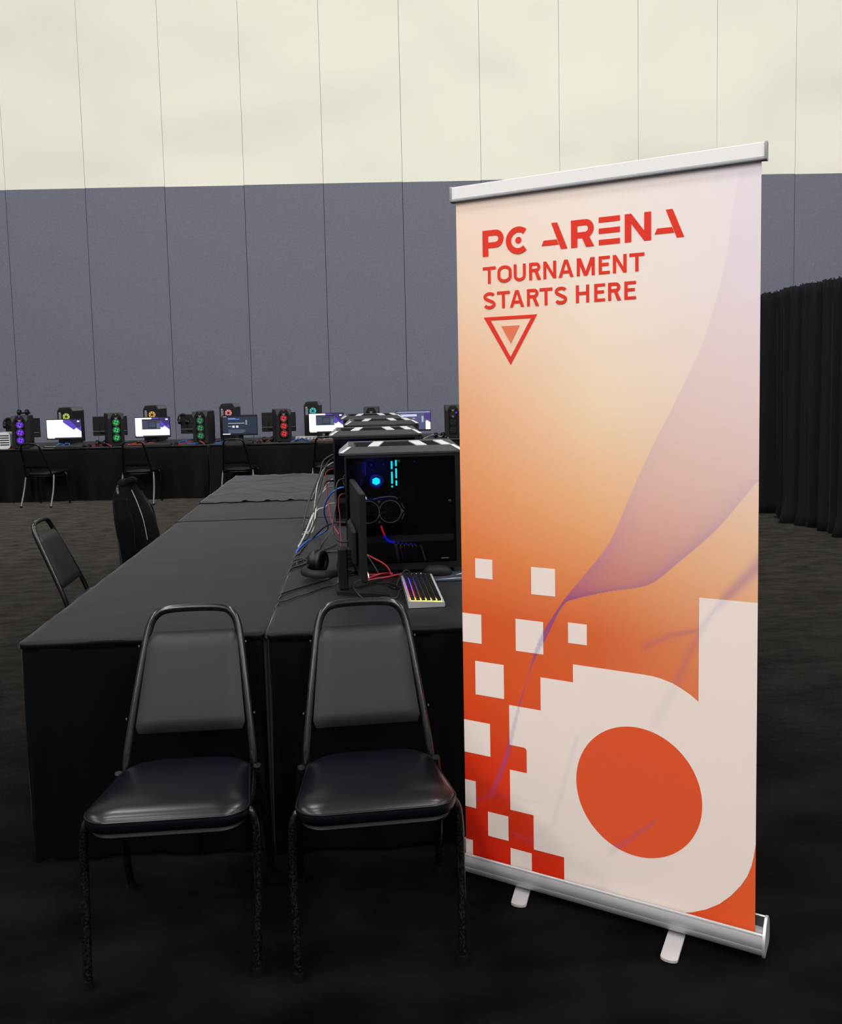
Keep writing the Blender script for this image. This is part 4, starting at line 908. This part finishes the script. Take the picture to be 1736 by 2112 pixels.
for lab, m, r, pts in CAB:
    P = [(x, y, max(z, TH + 0.002 + r)) for x, y, z in pts]; b = Vector(P[0])
    if P[-1][0] < -0.27: P += [(-0.318, P[-1][1] - 0.03, TH + r + 0.003), (-0.3265, P[-1][1] - 0.045, TH - 0.006), (-0.3265, P[-1][1] - 0.05, TH - 0.05)]
    o = G().add(tube([p - b for p in spline(P, 6)], r, 7)).build('cable', m, None, 60); o.location = b
    tag(o, lab, 'cable', 'cables of the near row')

# ------------------------------------------------------------------ back row
BR0 = Vector((-2.13, 12.085, 0)); BRZ = -WTH
BE = Vector((math.cos(BRZ), math.sin(BRZ), 0)); BNn = Vector((-math.sin(BRZ), math.cos(BRZ), 0))
def br(s, d, z=0): return BR0 + BE * s + BNn * d + Vector((0, 0, z))
TL = 2.436
names4 = ['at the far left of the back row', 'under the bright green tower', 'under the red tower', 'beside the banner edge']
for k, s0 in enumerate((-4.88, -2.44, 0.02, 2.46)):
    for d0, d1, nm in ((0.0, 0.755, 'front'), (0.775, 1.53, 'rear')):
        folding_table('cloth-covered %s-line table %s' % (nm, names4[k]), s0 + 0.012, s0 + TL - 0.012, d0 + 0.012, d1 - 0.012, BRZ, (BR0.x, BR0.y), 'tables of the back row')
        cloth('black cloth on the %s-line table %s' % (nm, names4[k]), s0, s0 + TL, d0, d1, BRZ, (BR0.x, BR0.y), seed=30 + k * 2 + (nm == 'rear'), taper=0.01, group='cloths of the back row', amp=0.016, hem=0.02)
ZB = TH + 0.003
def front_tower(label, s, d, rot, fan, halo):
    """small tower with three lit fans in front (-Y)"""
    p = br(s, d); t = thing('fan_tower', label, 'computer', (p.x, p.y, ZB), BRZ + rot, 'front towers of the back row')
    w_, dp, h = 0.212, 0.43, 0.455
    G().add(rbox(-w_ / 2, w_ / 2, 0.012, dp, 0.012, h - 0.012, 0.005)).build('case_body', M_DARK, t)
    for fx in (-0.085, 0.055):
        for fy in (0.03, dp - 0.07): G().add(box(fx, fx + 0.03, fy, fy + 0.03, 0, 0.0118)).build('foot', M_RUBBER, t)
    # angular front bezel
    bz = [(-w_ / 2, 0.014), (w_ / 2, 0.014), (w_ / 2, 0.20), (w_ / 2 - 0.008, 0.24), (w_ / 2, 0.30), (w_ / 2, h), (-w_ / 2, h), (-w_ / 2, 0.30), (-w_ / 2 + 0.008, 0.24), (-w_ / 2, 0.20)]
    G().add(prism(bz, 0.0, 0.011, 'y')).build('front_bezel', M_BLACKM, t)
    gr = [(x, z) for x, z in rrect(-0.062, 0.062, 0.045, 0.405, 0.02, 3)]
    G().add(prism(gr, -0.003, -0.0005, 'y')).build('grille', M_MESH, t)
    for sx in (-1, 1):
        G().add(prism([(sx * 0.035, h + 0.004), (sx * 0.106, h + 0.004), (sx * 0.106, 0.405), (sx * 0.085, 0.37), (sx * 0.066, 0.415)], -0.012, -0.001, 'y')).build('wing', M_WING, t)
    G().add(rbox(-w_ / 2, w_ / 2, 0.0, dp, h - 0.011, h + 0.006, 0.004)).build('top_cover', M_WING, t)
    for k in range(3):
        zc = 0.335 - 0.107 * k
        f = G().add(ring(0.029, 0.0345, -0.0075, -0.0035, 24, 'y', (0, 0, zc))).build('fan_light', halo, t)
        G().add(ring(0.012, 0.050, -0.0034, -0.0031, 24, 'y', (0, 0, zc))).build('fan_halo', halo, f)
        for q in range(4):
            a = q * PI / 2 + 0.5; c0, s0 = math.cos(a), math.sin(a)
            G().add(lathe([(0.0125, -0.0095), (0.0125, -0.0077)], 12, 'y'), T(0.0215 * c0, 0, zc + 0.0215 * s0)).build('lamp', fan, f)
        G().add(lathe([(0.009, -0.009), (0.009, -0.0036)], 14, 'y'), T(0, 0, zc)).build('hub', M_BLACK, f)
    G().add(prism([(-0.026, 0.402), (0.026, 0.402), (0.0, 0.374)], -0.0095, -0.008, 'y')).build('chevron', M_SILVER, t)
    G().add(prism([(-0.024, 0.318), (0.024, 0.318), (0.0, 0.288)], -0.0095, -0.008, 'y')).build('chevron', M_SILVER, t)
    G().add(lathe([(0.004, -0.0125), (0.006, -0.0135), (0.003, -0.014)], 10, 'y'), T(0, 0, h - 0.010)).build('power_button', fan, t)
    return t
HALO = {E_PURPLE: emi('purple_halo', (0.10, 0.01, 0.8), 0.28), E_GREEN: emi('green_halo', (0, 0.5, 0.1), 0.14), E_DGREEN: emi('dim_green_halo', (0, 0.5, 0.1), 0.06), E_RED: emi('red_halo', (0.8, 0.0, 0.01), 0.14), E_BLUE: M_BLACK, M_DARK: M_BLACK}
FT = [(-2.575, 0.03, 14, E_PURPLE, 'tower with three purple lit fans at the left end of the back row'),
      (-1.285, 0.13, 26, E_GREEN, 'tower with three bright green fans, second from the left in the back row'),
      (-0.115, 0.13, 0, E_DGREEN, 'tower with three dim green fans at the table joint of the back row'),
      (1.045, 0.16, 16, E_RED, 'tower with three red lit fans in the back row'),
      (2.27, 0.20, 0, M_DARK, 'tower in the back row whose dark top shows behind the near towers'),
      (3.42, 0.16, 0, M_DARK, 'dark tower with a small blue light beside the banner edge')]
for s, d, r, m, lab in FT:
    o = front_tower(lab, s, d, math.radians(r), m, HALO[m])
G().add(lathe([(0.010, -0.0135), (0.013, -0.0155), (0.006, -0.017)], 12, 'y'), T(0.045, 0, 0.36)).build('status_light', E_BLUE, o)
def rear_tower(label, s, d, fan):
    """tower seen from behind, chamfered top, lit exhaust fan"""
    p = br(s, d); t = thing('rear_tower', label, 'computer', (p.x, p.y, ZB), BRZ, 'rear towers of the back row')
    w_, dp, h = 0.225, 0.46, 0.54
    prof = [(-w_ / 2, 0.012), (w_ / 2, 0.012), (w_ / 2, h - 0.055), (w_ / 2 - 0.032, h), (-w_ / 2 + 0.032, h), (-w_ / 2, h - 0.055)]
    G().add(prism(prof, 0, dp, 'y')).build('case_body', M_DARK, t)
    for fx in (-0.09, 0.06):
        for fy in (0.03, dp - 0.07): G().add(box(fx, fx + 0.03, fy, fy + 0.03, 0, 0.0118)).build('foot', M_RUBBER, t)
    G().add(prism([(-w_ / 2 + 0.012, 0.03), (w_ / 2 - 0.012, 0.03), (w_ / 2 - 0.012, h - 0.06), (w_ / 2 - 0.04, h - 0.018), (-w_ / 2 + 0.04, h - 0.018), (-w_ / 2 + 0.012, h - 0.06)], -0.004, -0.0005, 'y')).build('rear_plate', M_BLACK, t)
    f = G().add(lathe([(0.050, -0.0075), (0.050, -0.0045)], 26, 'y'), T(0.022, 0, 0.405)).build('exhaust_fan_light', fan, t)
    g = G()
    for q in range(7):
        a = q * 2 * PI / 7; c0, s0 = math.cos(a), math.sin(a); c1, s1 = math.cos(a + 0.35), math.sin(a + 0.35)
        g.add(prism([(0.022 + 0.014 * c0, 0.405 + 0.014 * s0), (0.022 + 0.049 * c1, 0.405 + 0.049 * s1), (0.022 + 0.049 * math.cos(a + 0.5), 0.405 + 0.049 * math.sin(a + 0.5)), (0.022 + 0.014 * math.cos(a + 0.5), 0.405 + 0.014 * math.sin(a + 0.5))], -0.0095, -0.008, 'y'))
    g.build('fan_blades', M_BLACK, f)
    G().add(lathe([(0.016, -0.011), (0.016, -0.0076)], 16, 'y'), T(0.022, 0, 0.405)).build('hub', M_BLACK, f)
    G().add(box(-0.088, -0.05, -0.007, -0.0045, 0.345, 0.45)).build('port_shield', M_SILVER, t)
    G().add(box(-0.085, -0.06, -0.0085, -0.0073, 0.455, 0.468)).build('sticker', M_TRIMW, t)
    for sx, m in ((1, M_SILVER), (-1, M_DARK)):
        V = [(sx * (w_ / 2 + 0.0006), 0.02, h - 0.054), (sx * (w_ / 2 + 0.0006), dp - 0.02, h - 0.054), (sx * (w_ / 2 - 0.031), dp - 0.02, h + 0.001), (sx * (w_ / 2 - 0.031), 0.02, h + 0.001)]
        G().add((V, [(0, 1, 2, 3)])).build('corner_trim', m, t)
    return t
RT = [(-2.325, 0.98, E_YELLOW, 'tower with a yellow-green lit fan behind the far left white monitor'), (-1.05, 0.98, E_ORANGE, 'tower with an amber lit fan behind the second white monitor'),
      (0.085, 0.98, E_PINK, 'tower with a pink lit fan behind the dark settings screen'), (1.345, 0.98, E_TEAL, 'tower with a teal lit fan behind the monitor beside the near towers')]
for s, d, m, lab in RT: rear_tower(lab, s, d, m)
# front monitors (screens to the camera)
FM = [(-2.10, 0.36, content_white(), 'white lit monitor with a purple corner at the left of the back row'), (-0.85, 0.36, content_white(True), 'white lit monitor with a dark window open, second from the left'),
      (0.39, 0.36, content_dark(), 'monitor showing a dark blue settings page in the back row'), (1.62, 0.36, content_white(True), 'white and purple lit monitor right beside the near towers'), (2.865, 0.42, content_dark(True), 'dim purple lit monitor between the near towers and the banner')]
for s, d, ct, lab in FM:
    p = br(s, d); make_monitor(lab, (p.x, p.y, ZB), BRZ, ct, group='monitors of the back row facing the camera')
# rear monitors (backs to the camera)
RM = [(-3.04, 'monitor turned away behind the purple tower'), (-1.727, 'monitor turned away behind the bright green tower'), (-0.403, 'monitor turned away behind the dim green tower'), (0.824, 'monitor turned away behind the red tower')]
Mtag = []
for s, lab in RM:
    p = br(s, 1.18); o = make_monitor('black ' + lab, (p.x, p.y, ZB), BRZ + PI, None, group='monitors of the back row facing away', w_=0.515)
    G().add(box(-0.255, 0.255, 0.0425, 0.0435, 0.168, 0.174)).build('back_line', M_SILVER, o)
# keyboards, mice, headsets on the front tables
KB = [(-2.22, 0.27, 0.35, (0.55, 0.6, 0.03), 'yellow lit keyboard beside the purple tower'), (-1.93, 0.10, 0.0, None, 'unlit black keyboard in front of the far left white monitor'), (-1.05, 0.26, 0.5, (0.8, 0.18, 0.02), 'red and yellow lit keyboard beside the bright green tower'), (-0.72, 0.10, 0.0, None, 'unlit black keyboard under the second white monitor'), (0.42, 0.09, 0.0, None, 'unlit black keyboard in front of the dark blue screen'), (1.62, 0.10, 0.05, (0.25, 0.05, 0.02), 'dim orange lit keyboard beside the near towers')]
for s, d, r, gl, lab in KB:
    p = br(s, d); short = gl is not None and s < 0
    make_keyboard(lab, (p.x, p.y, ZB), BRZ + r * 0, gl, 'keyboards of the back row', w_=0.24 if short else 0.40)
    if gl and short: bpy.data.objects[-1] if False else None
for s, d, l, lab in ((-1.68, 0.14, None, 'black mouse right of the far left keyboard'), (-0.46, 0.12, None, 'black mouse below the second white monitor'), (0.70, 0.10, None, 'black mouse right of the dark blue screen')):
    p = br(s, d); make_mouse(lab, (p.x, p.y, ZB), BRZ, l, 'mice of the back row')
for s, d, r, l, lab, z in ((-1.60, 0.40, 0.3, E_YELLOW, 'headset with a yellow light beside the far left white monitor', 0), (-1.50, 0.16, -0.2, E_BLUE, 'headset with a blue light left of the bright green tower', 0), (0.80, 0.25, 0.2, None, 'black headset left of the red tower', 0), (3.22, 0.28, 0.3, E_GREEN, 'headset with a green light beside the banner', 0), (-2.56, 0.15, 0.0, None, 'black headset resting on top of the purple tower', 0.465), (-3.24, 1.165, 0.2, None, 'headset hung on the turned-away monitor left of the purple tower', 0.31), (-0.62, 1.165, 0.2, E_YELLOW, 'headset with a yellow light hung on the turned-away monitor left of the dim green tower', 0.31)):
    p = br(s, d); make_headset(lab, (p.x, p.y, ZB + z), BRZ + r, light=l, s=0.85, upright=(z == 0.31), group='headsets of the back row')
# white hood of a case at the far left edge
wt = thing('white_case', 'white object with dark slats at the far left edge of the back row', 'computer case', tuple(br(-2.86, 0.14, ZB)), BRZ)
G().add(prism(rrect(-0.09, 0.09, 0.0, 0.235, 0.05, 5), 0, 0.14, 'y')).build('shell', mat('white_plastic', (0.6, 0.6, 0.62), 0.4), wt, 40)
for k in range(5): G().add(box(-0.05, 0.075, -0.003, -0.0005, 0.05 + 0.032 * k, 0.064 + 0.032 * k), T(0, 0, 0, ry=0)).build('slat', M_BLACK, wt)
# loose cables on the back row
rb = random.Random(5)
cols = [(M_CBL, 'blue'), (M_CR, 'red'), (M_CB, 'black'), (M_CW, 'pale')]
BC = [(-2.2, -1.95, 0, 'left of the far left white monitor'), (-1.75, -1.35, 1, 'left of the bright green tower'), (-1.2, -0.8, 2, 'under the second white monitor'), (-0.5, -0.12, 0, 'left of the dim green tower'), (-0.42, -0.05, 1, 'left of the dim green tower'), (0.05, 0.4, 0, 'right of the dim green tower'), (0.6, 0.95, 1, 'left of the red tower'), (1.15, 1.5, 0, 'right of the red tower'), (1.35, 1.75, 3, 'under the monitor beside the near towers'), (-2.75, -2.5, 1, 'left of the purple tower'), (3.0, 3.35, 3, 'behind the green lit headset'), (-1.15, -0.75, 1, 'under the second white monitor'), (0.2, 0.65, 2, 'under the dark blue screen'), (1.2, 1.62, 2, 'right of the red tower')]
for s0, s1, ci, where in BC:
    n = 7; P = [br(s0 + (s1 - s0) * i / (n - 1), rb.uniform(0.06, 0.34), ZB + 0.006 + (rb.uniform(0, 0.045) if 0 < i < n - 1 else 0)) for i in range(n)]
    b = P[0].copy(); m, cn = cols[ci]
    o = G().add(tube([p - b for p in spline([p for p in P], 6)], 0.006, 6)).build('cable', m, None, 60); o.location = b
    tag(o, '%s cable tangled on the back row %s' % (cn, where), 'cable', 'cables of the back row')
pc = thing('power_strip', 'white power strip on the back row right of the red tower', 'power strip', tuple(br(1.30, 0.62, ZB)), BRZ)
G().add(rbox(-0.16, 0.16, -0.03, 0.03, 0, 0.05, 0.006)).build('body', M_WHITE, pc)
for k in range(5): G().add(box(-0.13 + k * 0.058, -0.10 + k * 0.058, -0.0312, -0.0302, 0.015, 0.035)).build('socket', M_GREYCAP, pc)
# chairs of the back row, backs to the camera
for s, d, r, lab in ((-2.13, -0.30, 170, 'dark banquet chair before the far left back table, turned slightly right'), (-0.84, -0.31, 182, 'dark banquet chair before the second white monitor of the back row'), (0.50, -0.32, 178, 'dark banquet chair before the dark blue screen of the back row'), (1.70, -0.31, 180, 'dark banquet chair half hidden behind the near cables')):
    p = br(s, d); make_chair(lab, (p.x, p.y, 0), BRZ + math.radians(r), 'chairs of the back row', M_TUBE_LIT)
